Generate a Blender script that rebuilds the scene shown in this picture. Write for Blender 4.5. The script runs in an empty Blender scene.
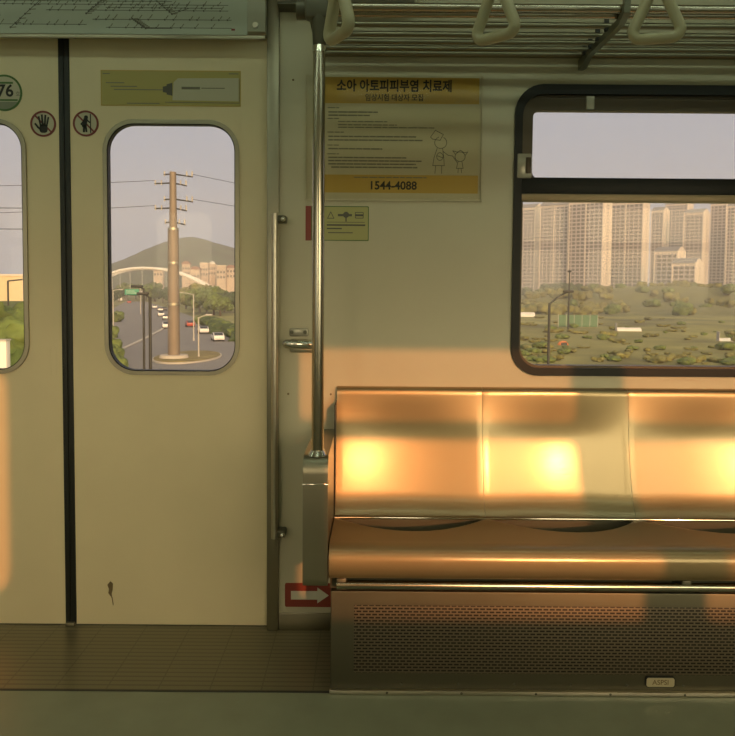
import bpy, bmesh, math, random
from mathutils import Vector, Matrix, noise
random.seed(7)
S = bpy.context.scene
C = S.collection
PI = math.pi

# ------------------------------------------------------------------ camera
CAM_D, CAM_H = 2.37, 1.10            # distance to the wall, eye height of a seated rider
PITCH, ROLL, F = math.radians(3.06), math.radians(0.45), 750.0
SHIFT = -43.0                        # px, content moved up
cf = Vector((0, math.cos(PITCH), -math.sin(PITCH)))
r0 = Vector((1, 0, 0)); u0 = r0.cross(cf)
cr = math.cos(ROLL) * r0 + math.sin(ROLL) * u0
cu = -math.sin(ROLL) * r0 + math.cos(ROLL) * u0
cam_data = bpy.data.cameras.new('camera')
cam = bpy.data.objects.new('camera', cam_data); C.objects.link(cam)
m = Matrix((cr, cu, -cf)).transposed().to_4x4(); m.translation = (0, -CAM_D, CAM_H)
cam.matrix_world = m
cam_data.sensor_fit = 'HORIZONTAL'; cam_data.sensor_width = 36
cam_data.lens = 36 * F / 735
cam_data.shift_y = SHIFT / 735
cam_data.clip_start = 0.02; cam_data.clip_end = 5000
S.camera = cam

def ray(px, py):
    return cf + (px - 367.5) / F * cr - (py - SHIFT - 368) / F * cu
def at(px, py, Y):
    d = ray(px, py); t = (Y + CAM_D) / d.y
    return Vector((d.x * t, Y, CAM_H + d.z * t))
GZ = -9.0
def gp(px, py, z=GZ):
    d = ray(px, py); t = (z - CAM_H) / d.z
    return Vector((d.x * t, -CAM_D + d.y * t, z))

# ------------------------------------------------------------------ light
SUN_DIR = Vector((-0.72, 2.87, -0.749)).normalized()      # the way the light travels
sun_data = bpy.data.lights.new('sun', 'SUN')
sun_data.energy = 1.75; sun_data.color = (1.0, 0.36, 0.12); sun_data.angle = math.radians(0.7)
sun = bpy.data.objects.new('sun', sun_data); C.objects.link(sun)
sun.rotation_euler = SUN_DIR.to_track_quat('-Z', 'Y').to_euler()
sun.location = (3, -12, 5)

SKY_HORIZON, SKY_ZENITH = (0.43, 0.48, 0.58), (0.38, 0.42, 0.53)
GLOW, GLOW_COL = 6.6, (1.0, 0.80, 0.43)
LAND = (0.42, 0.50, 0.36)
LAMP_POWER, LAMP_COL = 5.2, (0.82, 1.0, 0.74)
W = bpy.data.worlds.new('sky'); S.world = W; W.use_nodes = True
nt = W.node_tree; nt.nodes.clear()
def wn(t, **k):
    n = nt.nodes.new(t)
    for a, b in k.items(): setattr(n, a, b)
    return n
wo = wn('ShaderNodeOutputWorld'); bg = wn('ShaderNodeBackground'); tc = wn('ShaderNodeTexCoord')
nrm = wn('ShaderNodeVectorMath', operation='NORMALIZE'); nt.links.new(tc.outputs['Generated'], nrm.inputs[0])
sx = wn('ShaderNodeSeparateXYZ'); nt.links.new(nrm.outputs[0], sx.inputs[0])
mr = wn('ShaderNodeMapRange'); mr.inputs['From Min'].default_value = 0.0; mr.inputs['From Max'].default_value = 0.6
nt.links.new(sx.outputs['Z'], mr.inputs['Value'])
mx = wn('ShaderNodeMix', data_type='RGBA')
mx.inputs['A'].default_value = (*SKY_HORIZON, 1); mx.inputs['B'].default_value = (*SKY_ZENITH, 1)
nt.links.new(mr.outputs[0], mx.inputs['Factor'])
dt = wn('ShaderNodeVectorMath', operation='DOT_PRODUCT'); dt.inputs[1].default_value = -SUN_DIR
nt.links.new(nrm.outputs[0], dt.inputs[0])
mxx = wn('ShaderNodeMath', operation='MAXIMUM'); mxx.inputs[1].default_value = 0
nt.links.new(dt.outputs['Value'], mxx.inputs[0])
pw = wn('ShaderNodeMath', operation='POWER'); pw.inputs[1].default_value = 4.0
nt.links.new(mxx.outputs[0], pw.inputs[0])
gl = wn('ShaderNodeVectorMath', operation='SCALE'); gl.inputs[0].default_value = [GLOW * c for c in GLOW_COL]
nt.links.new(pw.outputs[0], gl.inputs['Scale'])
ad = wn('ShaderNodeVectorMath', operation='ADD')
nt.links.new(mx.outputs['Result'], ad.inputs[0]); nt.links.new(gl.outputs[0], ad.inputs[1])
# below the horizon lies the darker land on the far side of the line
hm = wn('ShaderNodeMapRange'); hm.inputs['From Min'].default_value = -0.035; hm.inputs['From Max'].default_value = 0.005
nt.links.new(sx.outputs['Z'], hm.inputs['Value'])
lm = wn('ShaderNodeMix', data_type='RGBA'); lm.inputs['A'].default_value = (*LAND, 1)
nt.links.new(hm.outputs[0], lm.inputs['Factor']); nt.links.new(ad.outputs[0], lm.inputs['B'])
nt.links.new(lm.outputs['Result'], bg.inputs['Color']); nt.links.new(bg.outputs[0], wo.inputs['Surface'])

S.view_settings.view_transform = 'Standard'; S.view_settings.look = 'None'
S.view_settings.exposure = 0.0; S.view_settings.gamma = 1.0; S.view_settings.use_curve_mapping = False

# ------------------------------------------------------------------ materials
def mat(name, col, rough=0.5, metal=0.0, bump=0.0, bscale=60, var=0.0, vscale=6, spec=0.5, stretch=None, emit=0, coat=0):
    M = bpy.data.materials.new(name); M.use_nodes = True
    t = M.node_tree; b = t.nodes['Principled BSDF']
    b.inputs['Base Color'].default_value = (*col, 1); b.inputs['Roughness'].default_value = rough
    b.inputs['Metallic'].default_value = metal; b.inputs['Specular IOR Level'].default_value = spec
    if coat: b.inputs['Coat Weight'].default_value = coat; b.inputs['Coat Roughness'].default_value = 0.1
    if emit:
        b.inputs['Emission Color'].default_value = (*col, 1); b.inputs['Emission Strength'].default_value = emit
    if bump or var:
        co = t.nodes.new('ShaderNodeTexCoord'); mp = t.nodes.new('ShaderNodeMapping')
        t.links.new(co.outputs['Object'], mp.inputs['Vector'])
        if stretch: mp.inputs['Scale'].default_value = stretch
    if var:
        n = t.nodes.new('ShaderNodeTexNoise'); n.inputs['Scale'].default_value = vscale; n.inputs['Detail'].default_value = 4
        t.links.new(mp.outputs[0], n.inputs['Vector'])
        r = t.nodes.new('ShaderNodeMapRange'); r.inputs['From Min'].default_value = .3; r.inputs['From Max'].default_value = .7
        r.inputs['To Min'].default_value = 1 - var; r.inputs['To Max'].default_value = 1 + var
        t.links.new(n.outputs['Fac'], r.inputs['Value'])
        h = t.nodes.new('ShaderNodeVectorMath'); h.operation = 'SCALE'; h.inputs[0].default_value = col
        t.links.new(r.outputs[0], h.inputs['Scale']); t.links.new(h.outputs[0], b.inputs['Base Color'])
    if bump:
        n2 = t.nodes.new('ShaderNodeTexNoise'); n2.inputs['Scale'].default_value = bscale; n2.inputs['Detail'].default_value = 3
        t.links.new(mp.outputs[0], n2.inputs['Vector'])
        bp = t.nodes.new('ShaderNodeBump'); bp.inputs['Strength'].default_value = bump; bp.inputs['Distance'].default_value = 0.002
        t.links.new(n2.outputs['Fac'], bp.inputs['Height']); t.links.new(bp.outputs[0], b.inputs['Normal'])
    return M

def glass_mat(name, tint, refl, rough=0.0):
    M = bpy.data.materials.new(name); M.use_nodes = True
    t = M.node_tree; t.nodes.clear()
    o = t.nodes.new('ShaderNodeOutputMaterial'); mxs = t.nodes.new('ShaderNodeMixShader')
    a = t.nodes.new('ShaderNodeBsdfTransparent'); a.inputs['Color'].default_value = (*tint, 1)
    g = t.nodes.new('ShaderNodeBsdfGlossy'); g.inputs['Roughness'].default_value = rough
    mxs.inputs['Fac'].default_value = refl
    t.links.new(a.outputs[0], mxs.inputs[1]); t.links.new(g.outputs[0], mxs.inputs[2]); t.links.new(mxs.outputs[0], o.inputs['Surface'])
    return M

M = {}
M['wall'] = mat('cream_wall_paint', (0.56, 0.52, 0.37), 0.42, bump=.12, bscale=220, var=.03, vscale=3)
M['door'] = mat('cream_door_paint', (0.75, 0.64, 0.41), 0.40, bump=.10, bscale=240, var=.03, vscale=4)
M['ceil'] = mat('ceiling_paint', (0.55, 0.51, 0.40), 0.6)
M['header'] = mat('header_paint', (0.42, 0.42, 0.33), 0.45, var=.03)
M['map_sheet'] = mat('map_sheet', (0.42, 0.46, 0.38), 0.4)
M['steel'] = mat('brushed_steel', (0.60, 0.56, 0.46), 0.30, 1.0, bump=.05, bscale=60, stretch=(1, 1, 14), var=.04, vscale=10)
M['steel_dark'] = mat('dull_steel', (0.36, 0.33, 0.25), 0.38, 1.0, bump=.05, bscale=80, var=.06)
M['chrome'] = mat('polished_chrome', (0.74, 0.72, 0.64), 0.10, 1.0)
M['pole'] = mat('pole_steel', (0.45, 0.42, 0.34), 0.18, 1.0)
M['rubber'] = mat('black_rubber', (0.012, 0.013, 0.011), 0.5)
M['gasket'] = mat('dark_gasket', (0.012, 0.012, 0.010), 0.45, spec=.3)
M['track'] = mat('bronze_track', (0.085, 0.065, 0.04), 0.42, .4)
M['floor'] = mat('floor_vinyl', (0.23, 0.25, 0.17), 0.30, bump=.15, bscale=300, var=.08, vscale=9)
M['plastic'] = mat('ivory_plastic', (0.44, 0.41, 0.26), 0.38)
M['belt'] = mat('strap_belt', (0.30, 0.28, 0.2), 0.7)
M['rack_steel'] = mat('rack_bar_steel', (0.26, 0.245, 0.175), 0.34, 1.0)
M['bracket'] = mat('bracket_grey', (0.20, 0.20, 0.145), 0.4, .6)
M['cover_steel'] = mat('cover_steel', (0.155, 0.145, 0.102), 0.5, .9, bump=.05, bscale=80, var=.05)
M['tan'] = mat('tan_strip', (0.36, 0.26, 0.15), 0.4, .3)
M['cast'] = mat('cast_grey', (0.13, 0.125, 0.09), 0.45, .5)
M['black'] = mat('black_ink', (0.02, 0.02, 0.018), 0.6)
M['ink'] = mat('grey_ink', (0.11, 0.105, 0.085), 0.6)
M['fine_ink'] = mat('faint_ink', (0.19, 0.18, 0.13), 0.6)
M['red'] = mat('red_vinyl', (0.27, 0.045, 0.028), 0.45)
M['dark_red'] = mat('dark_red_ink', (0.20, 0.035, 0.03), 0.5)
M['white'] = mat('white_vinyl', (0.66, 0.64, 0.52), 0.45)
M['sticker_white'] = mat('sticker_film', (0.50, 0.47, 0.34), 0.4)
M['green'] = mat('green_ink', (0.07, 0.16, 0.035), 0.5)
M['grey'] = mat('grey_ink_band', (0.22, 0.24, 0.17), 0.5)
M['yellow'] = mat('yellow_film', (0.42, 0.36, 0.11), 0.4)
M['ochre'] = mat('ochre_print', (0.54, 0.36, 0.075), 0.6)
M['poster'] = mat('poster_paper', (0.55, 0.50, 0.34), 0.6)
M['notice'] = mat('notice_paper', (0.44, 0.42, 0.17), 0.45)
M['stain'] = mat('rust_brown', (0.17, 0.115, 0.05), 0.8)
M['lamp'] = mat('lamp_diffuser', LAMP_COL, 0.5, emit=LAMP_POWER)
M['glass'] = glass_mat('window_glass', (0.95, 0.94, 0.92), 0.010)
M['clear'] = glass_mat('clear_acrylic', (0.97, 0.96, 0.93), 0.006, 0.12)
M['clip'] = mat('pale_clip', (0.42, 0.40, 0.32), 0.25, .3)
M['plate'] = mat('name_plate', (0.52, 0.46, 0.30), 0.35, .4)

def seat_mat(wide=.46):
    """satin stainless: a tight and a wide brushed lobe"""
    m_ = bpy.data.materials.new('seat_steel'); m_.use_nodes = True
    t = m_.node_tree; b = t.nodes['Principled BSDF']; o = t.nodes['Material Output']
    b.inputs['Base Color'].default_value = (0.50, 0.43, 0.29, 1); b.inputs['Metallic'].default_value = 1; b.inputs['Roughness'].default_value = .18
    b2 = t.nodes.new('ShaderNodeBsdfPrincipled')
    b2.inputs['Base Color'].default_value = (0.375, 0.287, 0.160, 1); b2.inputs['Metallic'].default_value = 1.0; b2.inputs['Roughness'].default_value = wide
    mxs = t.nodes.new('ShaderNodeMixShader'); mxs.inputs[0].default_value = .85
    co = t.nodes.new('ShaderNodeTexCoord'); mp = t.nodes.new('ShaderNodeMapping'); mp.inputs['Scale'].default_value = (2, 40, 40)
    n = t.nodes.new('ShaderNodeTexNoise'); n.inputs['Scale'].default_value = 12; n.inputs['Detail'].default_value = 3
    bp = t.nodes.new('ShaderNodeBump'); bp.inputs['Strength'].default_value = .05; bp.inputs['Distance'].default_value = .002
    t.links.new(co.outputs['Object'], mp.inputs[0]); t.links.new(mp.outputs[0], n.inputs['Vector'])
    t.links.new(n.outputs['Fac'], bp.inputs['Height'])
    t.links.new(bp.outputs[0], b.inputs['Normal']); t.links.new(bp.outputs[0], b2.inputs['Normal'])
    t.links.new(b.outputs[0], mxs.inputs[1]); t.links.new(b2.outputs[0], mxs.inputs[2]); t.links.new(mxs.outputs[0], o.inputs['Surface'])
    return m_
M['seat'] = seat_mat()
M['pan'] = seat_mat(.66)

def ribbed_mat():
    m_ = mat('ribbed_steel_plate', (0.22, 0.20, 0.125), 0.36, 0.55)
    t = m_.node_tree; b = t.nodes['Principled BSDF']
    co = t.nodes.new('ShaderNodeTexCoord'); sp = t.nodes.new('ShaderNodeSeparateXYZ'); t.links.new(co.outputs['Object'], sp.inputs[0])
    def mod(src, per, width):
        d = t.nodes.new('ShaderNodeMath'); d.operation = 'PINGPONG'; d.inputs[1].default_value = per / 2; t.links.new(src, d.inputs[0])
        l = t.nodes.new('ShaderNodeMath'); l.operation = 'LESS_THAN'; l.inputs[1].default_value = width; t.links.new(d.outputs[0], l.inputs[0])
        return l.outputs[0]
    a = mod(sp.outputs['Y'], .023, .0035); c = mod(sp.outputs['X'], .142, .0018)
    mx_ = t.nodes.new('ShaderNodeMath'); mx_.operation = 'MAXIMUM'; t.links.new(a, mx_.inputs[0]); t.links.new(c, mx_.inputs[1])
    k = t.nodes.new('ShaderNodeMix'); k.data_type = 'RGBA'
    k.inputs['A'].default_value = (0.22, 0.20, 0.125, 1); k.inputs['B'].default_value = (0.155, 0.14, 0.088, 1)
    t.links.new(mx_.outputs[0], k.inputs['Factor']); t.links.new(k.outputs['Result'], b.inputs['Base Color'])
    iv = t.nodes.new('ShaderNodeMath'); iv.operation = 'SUBTRACT'; iv.inputs[0].default_value = 1; t.links.new(mx_.outputs[0], iv.inputs[1])
    bp = t.nodes.new('ShaderNodeBump'); bp.inputs['Strength'].default_value = .4; bp.inputs['Distance'].default_value = .001
    t.links.new(iv.outputs[0], bp.inputs['Height']); t.links.new(bp.outputs[0], b.inputs['Normal'])
    return m_
M['ribbed'] = ribbed_mat()

def brick_mat(name, face, gap, bw, rh, mortar, rough, metal, offset, plane, scale=1.0, bump=0.0):
    m_ = mat(name, face, rough, metal)
    t = m_.node_tree; b = t.nodes['Principled BSDF']
    co = t.nodes.new('ShaderNodeTexCoord'); sp = t.nodes.new('ShaderNodeSeparateXYZ'); cb = t.nodes.new('ShaderNodeCombineXYZ')
    t.links.new(co.outputs['Object'], sp.inputs[0]); t.links.new(sp.outputs[plane[0]], cb.inputs[0]); t.links.new(sp.outputs[plane[1]], cb.inputs[1])
    br = t.nodes.new('ShaderNodeTexBrick'); t.links.new(cb.outputs[0], br.inputs['Vector'])
    br.offset = offset; br.squash = 1.0
    br.inputs['Color1'].default_value = (*face, 1); br.inputs['Color2'].default_value = (*[c * .85 for c in face], 1); br.inputs['Mortar'].default_value = (*gap, 1)
    br.inputs['Scale'].default_value = scale; br.inputs['Brick Width'].default_value = bw; br.inputs['Row Height'].default_value = rh
    br.inputs['Mortar Size'].default_value = mortar; br.inputs['Mortar Smooth'].default_value = .1
    t.links.new(br.outputs['Color'], b.inputs['Base Color'])
    if bump:
        bp = t.nodes.new('ShaderNodeBump'); bp.inputs['Strength'].default_value = bump; bp.inputs['Distance'].default_value = .002
        t.links.new(br.outputs['Fac'], bp.inputs['Height']); t.links.new(bp.outputs[0], b.inputs['Normal'])
    return m_
# slots (dark) framed by webs of steel
M['grille'] = brick_mat('perforated_steel', (0.018, 0.014, 0.012), (0.17, 0.14, 0.095), .017, .0085, .0022, .45, .5, .5, 'XZ')

# outdoors
M['soil'] = mat('field_ground', (0.20, 0.19, 0.055), .95, var=.5, vscale=.05)
M['asphalt'] = mat('asphalt', (0.19, 0.18, 0.17), .9, var=.06, vscale=.3)
M['kerb'] = mat('kerb_stone', (0.42, 0.38, 0.32), .9)
M['island'] = mat('dry_grass', (0.20, 0.16, 0.06), .95, var=.3, vscale=.5)
M['wood_hill'] = mat('wooded_hill', (0.045, 0.065, 0.03), .95, var=.5, vscale=.06)
M['leaf'] = mat('leaf_green', (0.10, 0.135, 0.03), .85, var=.5, vscale=.9)
M['leaf_dark'] = mat('leaf_dark_green', (0.04, 0.065, 0.02), .85, var=.5, vscale=.9)
M['leaf_dry'] = mat('leaf_olive', (0.15, 0.145, 0.04), .85, var=.5, vscale=.9)
M['bark'] = mat('bark', (0.09, 0.065, 0.045), .9)
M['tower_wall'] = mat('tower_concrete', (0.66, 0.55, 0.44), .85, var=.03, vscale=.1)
M['tower_face'] = brick_mat('shaded_tower_facade', (0.03, 0.03, 0.032), (0.44, 0.36, 0.31), 4.2, 3.3, .62, .7, 0, 0.0, 'XZ')  # facade wall colour darkened for the side turned from the sun
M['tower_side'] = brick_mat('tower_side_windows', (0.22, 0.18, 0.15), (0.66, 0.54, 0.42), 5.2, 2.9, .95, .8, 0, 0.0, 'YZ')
M['tower_roof'] = mat('tower_roof', (0.20, 0.19, 0.18), .8)
M['steel_pole'] = mat('tan_steel_pole', (0.21, 0.165, 0.12), .6, .2, var=.08, vscale=.6)
M['post_dark'] = mat('dark_post', (0.035, 0.035, 0.032), .6)
M['post_grey'] = mat('grey_post', (0.42, 0.39, 0.34), .6)
M['sign_green'] = mat('road_sign_green', (0.02, 0.26, 0.15), .5)
M['bridge'] = mat('white_bridge', (0.70, 0.66, 0.60), .6)
M['car_white'] = mat('car_white', (0.72, 0.70, 0.66), .25)
M['car_silver'] = mat('car_silver', (0.40, 0.40, 0.40), .25, .6)
M['car_black'] = mat('car_black', (0.03, 0.03, 0.035), .25)
M['car_red'] = mat('car_red', (0.40, 0.06, 0.03), .25)
M['car_glass'] = mat('car_glass', (0.03, 0.035, 0.04), .08)
M['tyre'] = mat('tyre', (0.015, 0.015, 0.015), .8)
M['house'] = mat('house_wall', (0.56, 0.44, 0.34), .9, var=.05, vscale=.2)
M['house_beige'] = mat('beige_wall', (0.62, 0.50, 0.30), .9)
M['house_roof'] = mat('house_roof', (0.28, 0.15, 0.11), .9)
M['pane_dark'] = mat('dark_pane', (0.07, 0.07, 0.075), .3)
M['net_green'] = mat('green_net', (0.085, 0.16, 0.085), .8)
M['sheet'] = mat('greenhouse_film', (0.62, 0.60, 0.55), .5)
M['orange'] = mat('orange_tarp', (0.62, 0.20, 0.06), .7)

# ------------------------------------------------------------------ helpers
def link(name, me, material=None, parent=None, loc=None):
    o = bpy.data.objects.new(name, me); C.objects.link(o)
    if material and me is not None:
        me.materials.clear(); me.materials.append(material)
    if parent: o.parent = parent
    if loc is not None: o.location = loc
    return o
def tag(o, label=None, cat=None, group=None, kind=None):
    if label: o['label'] = label
    if cat: o['category'] = cat
    if group: o['group'] = group
    if kind: o['kind'] = kind
    return o
def empty(name, loc=(0, 0, 0), rz=0, **k):
    o = bpy.data.objects.new(name, None); C.objects.link(o); o.location = loc; o.rotation_euler = (0, 0, rz)
    o.empty_display_size = .05
    return tag(o, **k)
def copy_tree(o, parent=None):
    c = o.copy(); C.objects.link(c)
    if parent: c.parent = parent
    for ch in list(o.children): copy_tree(ch, c)
    return c

def put(o, root):
    o.parent = root; o.matrix_parent_inverse = Matrix.Translation(root.location).inverted()
    return o

class MB:
    def __init__(s): s.bm = bmesh.new()
    def box(s, x0, x1, y0, y1, z0, z1, bevel=0, seg=2, mtx=None):
        c = Matrix.Translation(((x0 + x1) / 2, (y0 + y1) / 2, (z0 + z1) / 2)) @ Matrix.Diagonal((abs(x1 - x0), abs(y1 - y0), abs(z1 - z0), 1))
        if mtx is not None: c = mtx @ c
        r = bmesh.ops.create_cube(s.bm, size=1, matrix=c)
        if bevel:
            es = {e for v in r['verts'] for e in v.link_edges}
            bmesh.ops.bevel(s.bm, geom=list(es), offset=bevel, segments=seg, affect='EDGES', profile=.5)
        return s
    def cyl(s, p, q, r, r2=None, n=20, cap=True):
        p, q = Vector(p), Vector(q); d = q - p
        mt = Matrix.Translation((p + q) / 2) @ d.to_track_quat('Z', 'Y').to_matrix().to_4x4()
        bmesh.ops.create_cone(s.bm, cap_ends=cap, segments=n, radius1=r, radius2=r if r2 is None else r2, depth=d.length, matrix=mt)
        return s
    def ball(s, p, r, sx=1, sy=1, sz=1, n=16):
        bmesh.ops.create_uvsphere(s.bm, u_segments=n, v_segments=max(6, n // 2), radius=r, matrix=Matrix.Translation(p) @ Matrix.Diagonal((sx, sy, sz, 1)))
        return s
    def tube(s, pts, r, n=12, closed=False, sx=1.0, cap=True):
        pts = [Vector(p) for p in pts]; N = len(pts); rings = []; ref = None
        for i, p in enumerate(pts):
            a = pts[(i - 1) % N] if (closed or i) else p; b = pts[(i + 1) % N] if (closed or i < N - 1) else p
            t = (b - a).normalized()
            if ref is None:
                ref = Vector((0, 0, 1)) if abs(t.z) < .9 else Vector((0, 1, 0))
            side = t.cross(ref).normalized(); up = side.cross(t).normalized(); ref = up
            rr = r[i] if isinstance(r, (list, tuple)) else r
            rings.append([s.bm.verts.new(p + rr * (math.cos(2 * PI * k / n) * side * sx + math.sin(2 * PI * k / n) * up)) for k in range(n)])
        for i in range(N if closed else N - 1):
            A, B = rings[i], rings[(i + 1) % N]
            for k in range(n): s.bm.faces.new((A[k], A[(k + 1) % n], B[(k + 1) % n], B[k]))
        if cap and not closed:
            s.bm.faces.new(rings[0]); s.bm.faces.new(rings[-1])
        return s
    def prism(s, prof, x0, x1, axis='X', mtx=None):
        """closed outline (a, b) swept along an axis: X -> (y, z), Y -> (x, z), Z -> (x, y)"""
        def P(t, a, b):
            v = Vector((t, a, b)) if axis == 'X' else Vector((a, t, b)) if axis == 'Y' else Vector((a, b, t))
            return mtx @ v if mtx is not None else v
        A = [s.bm.verts.new(P(x0, a, b)) for a, b in prof]; B = [s.bm.verts.new(P(x1, a, b)) for a, b in prof]
        n = len(prof)
        for i in range(n): s.bm.faces.new((A[i], A[(i + 1) % n], B[(i + 1) % n], B[i]))
        s.bm.faces.new(A); s.bm.faces.new(B)
        return s
    def grid(s, P, closed=False):
        V = [[s.bm.verts.new(p) for p in row] for row in P]
        for i in range(len(V) - 1):
            for j in range(len(V[0]) - 1):
                s.bm.faces.new((V[i][j], V[i][j + 1], V[i + 1][j + 1], V[i + 1][j]))
        return s
    def ring_plate(s, outer, inner, y0, y1):
        """a frame between two outlines with equal point counts, in the XZ plane, from y0 to y1"""
        n = len(outer); L = []
        for pts, y in ((outer, y0), (inner, y0), (inner, y1), (outer, y1)):
            L.append([s.bm.verts.new((x, y, z)) for x, z in pts])
        for a in range(4):
            A, B = L[a], L[(a + 1) % 4]
            for i in range(n): s.bm.faces.new((A[i], A[(i + 1) % n], B[(i + 1) % n], B[i]))
        return s
    def plate(s, outer, y0, y1):
        return s.prism(outer, y0, y1, 'Y')
    def build(s, name, material, parent=None, smooth=True, angle=35, loc=None):
        bmesh.ops.recalc_face_normals(s.bm, faces=s.bm.faces[:])
        me = bpy.data.meshes.new(name); s.bm.to_mesh(me); s.bm.free()
        if smooth:
            for p in me.polygons: p.use_smooth = True
            me.set_sharp_from_angle(angle=math.radians(angle))
        return link(name, me, material, parent, loc)

def rrect(x0, x1, z0, z1, r, n=8):
    pts = []
    for cx, cz, a0 in ((x1 - r, z1 - r, 0), (x0 + r, z1 - r, 90), (x0 + r, z0 + r, 180), (x1 - r, z0 + r, 270)):
        for k in range(n + 1):
            a = math.radians(a0 + 90 * k / n); pts.append((cx + r * math.cos(a), cz + r * math.sin(a)))
    return pts
def disc_pts(cx, cz, r, n=40):
    return [(cx + r * math.cos(2 * PI * k / n), cz + r * math.sin(2 * PI * k / n)) for k in range(n)]

def wall_plate(name, outer, holes, y_face, thick, material, parent=None):
    """flat panel with openings, in the XZ plane; front face at y_face, body behind it (thick may be negative)"""
    cu_ = bpy.data.curves.new(name, 'CURVE'); cu_.dimensions = '2D'; cu_.fill_mode = 'BOTH'; cu_.extrude = abs(thick) / 2
    for loop in [outer] + holes:
        sp = cu_.splines.new('POLY'); sp.points.add(len(loop) - 1); sp.use_cyclic_u = True
        for p, (x, z) in zip(sp.points, loop): p.co = (x, z, 0, 1)
    tmp = bpy.data.objects.new('tmp', cu_); C.objects.link(tmp)
    dg = bpy.context.evaluated_depsgraph_get()
    me = bpy.data.meshes.new_from_object(tmp.evaluated_get(dg))
    bpy.data.objects.remove(tmp); bpy.data.curves.remove(cu_)
    me.transform(Matrix.Translation((0, y_face + thick / 2, 0)) @ Matrix.Rotation(PI / 2, 4, 'X'))
    me.name = name
    return link(name, me, material, parent)
def rect(x0, x1, z0, z1): return [(x0, z0), (x1, z0), (x1, z1), (x0, z1)]

def text(name, body, size, x, z, y, material, parent=None, align='CENTER', bold=0.0, sx=1.0):
    tcu = bpy.data.curves.new(name, 'FONT'); tcu.body = body; tcu.size = size; tcu.align_x = align; tcu.align_y = 'CENTER'
    tcu.offset = bold; tcu.resolution_u = 3
    tmp = bpy.data.objects.new('tmp', tcu); C.objects.link(tmp)
    dg = bpy.context.evaluated_depsgraph_get()
    me = bpy.data.meshes.new_from_object(tmp.evaluated_get(dg))
    bpy.data.objects.remove(tmp); bpy.data.curves.remove(tcu)
    me.transform(Matrix.Translation((x, y, z)) @ Matrix.Rotation(PI / 2, 4, 'X') @ Matrix.Diagonal((sx, 1, 1, 1)))
    me.name = name
    return link(name, me, material, parent)
def strokes(mb, pts, w, y0, y1):
    for (x0, z0), (x1, z1) in zip(pts[:-1], pts[1:]):
        dx, dz = x1 - x0, z1 - z0; L = math.hypot(dx, dz) or 1e-6; nx, nz = -dz / L * w / 2, dx / L * w / 2
        ex, ez = dx / L * w / 2, dz / L * w / 2
        mb.prism([(x0 - ex + nx, z0 - ez + nz), (x0 - ex - nx, z0 - ez - nz), (x1 + ex - nx, z1 + ez - nz), (x1 + ex + nx, z1 + ez + nz)], y0, y1, 'Y')

# ================================================================== the carriage shell
X0, X1, Y_OPP, Z_TOP = -3.4, 3.6, -2.85, 2.25
DC = -0.958                                        # centre of the doorway
D_OPEN = (-1.60, -0.316, -0.04, 1.885)                # doorway
W_OUT = (0.458, 1.405, 0.8215, 1.722)              # bench window opening
win_hole = rrect(*W_OUT, .085)
door_hole = rect(*D_OPEN)
LWIN = (-3.32, -2.38, 0.8215, 1.722)
wall = wall_plate('wall_back', rect(X0, X1, -0.05, Z_TOP), [win_hole, door_hole, rrect(1.56, 2.50, .8215, 1.722, .085), rrect(*LWIN, .085)], 0.0, .05, M['wall'])
tag(wall, 'cream painted carriage wall behind the bench and poster', 'wall', kind='structure')
# opposite side: same openings, the low sun comes in through them
dg_r = (-0.818, -0.428, 0.837, 1.598); dg_l = (-1.488, -1.098, 0.837, 1.598)
opp_holes = [rrect(*dg_r, .085), rrect(*dg_l, .085)]
for a, b in ((0.50, 1.37), (1.53, 2.40), (2.54, 3.4), (-2.52, -1.95), (-3.3, -2.66)):
    opp_holes += [rrect(a, b, 0.84, 1.357, .03), rrect(a, b, 1.412, 1.648, .03)]
opp = wall_plate('wall_front', rect(X0, X1, -0.05, Z_TOP), opp_holes, Y_OPP, -.03, M['wall'])
tag(opp, 'opposite cream carriage wall with windows letting in the low sun', 'wall', kind='structure')
fl = MB().box(X0, X1, Y_OPP, -.40, -.05, 0).build('floor', M['floor']); tag(fl, 'dull green grey vinyl carriage floor', 'floor', kind='structure')
th = MB().box(X0, X1, -.40, .06, -.05, -.014).build('trim_1', M['ribbed']); tag(th, 'brown ribbed metal threshold plate in front of the doors', 'threshold', kind='structure')
st = MB().box(X0, X1, -.4035, -.3965, -.01, .0015).build('trim_2', M['post_dark']); tag(st, 'thin dark joint strip between threshold plate and vinyl floor', 'trim', kind='structure')
ce = MB().box(X0, X1, Y_OPP, .05, Z_TOP, Z_TOP + .05).build('ceiling', M['ceil']); tag(ce, 'plain carriage ceiling', 'ceiling', kind='structure')
for nm, xa in (('wall_left', X0 - .05), ('wall_right', X1)):
    w_ = MB().box(xa, xa + .05, Y_OPP, .05, -.05, Z_TOP).build(nm, M['wall']); tag(w_, 'cream end wall of the carriage, ' + nm[5:] + ' end', 'wall', kind='structure')
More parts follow.
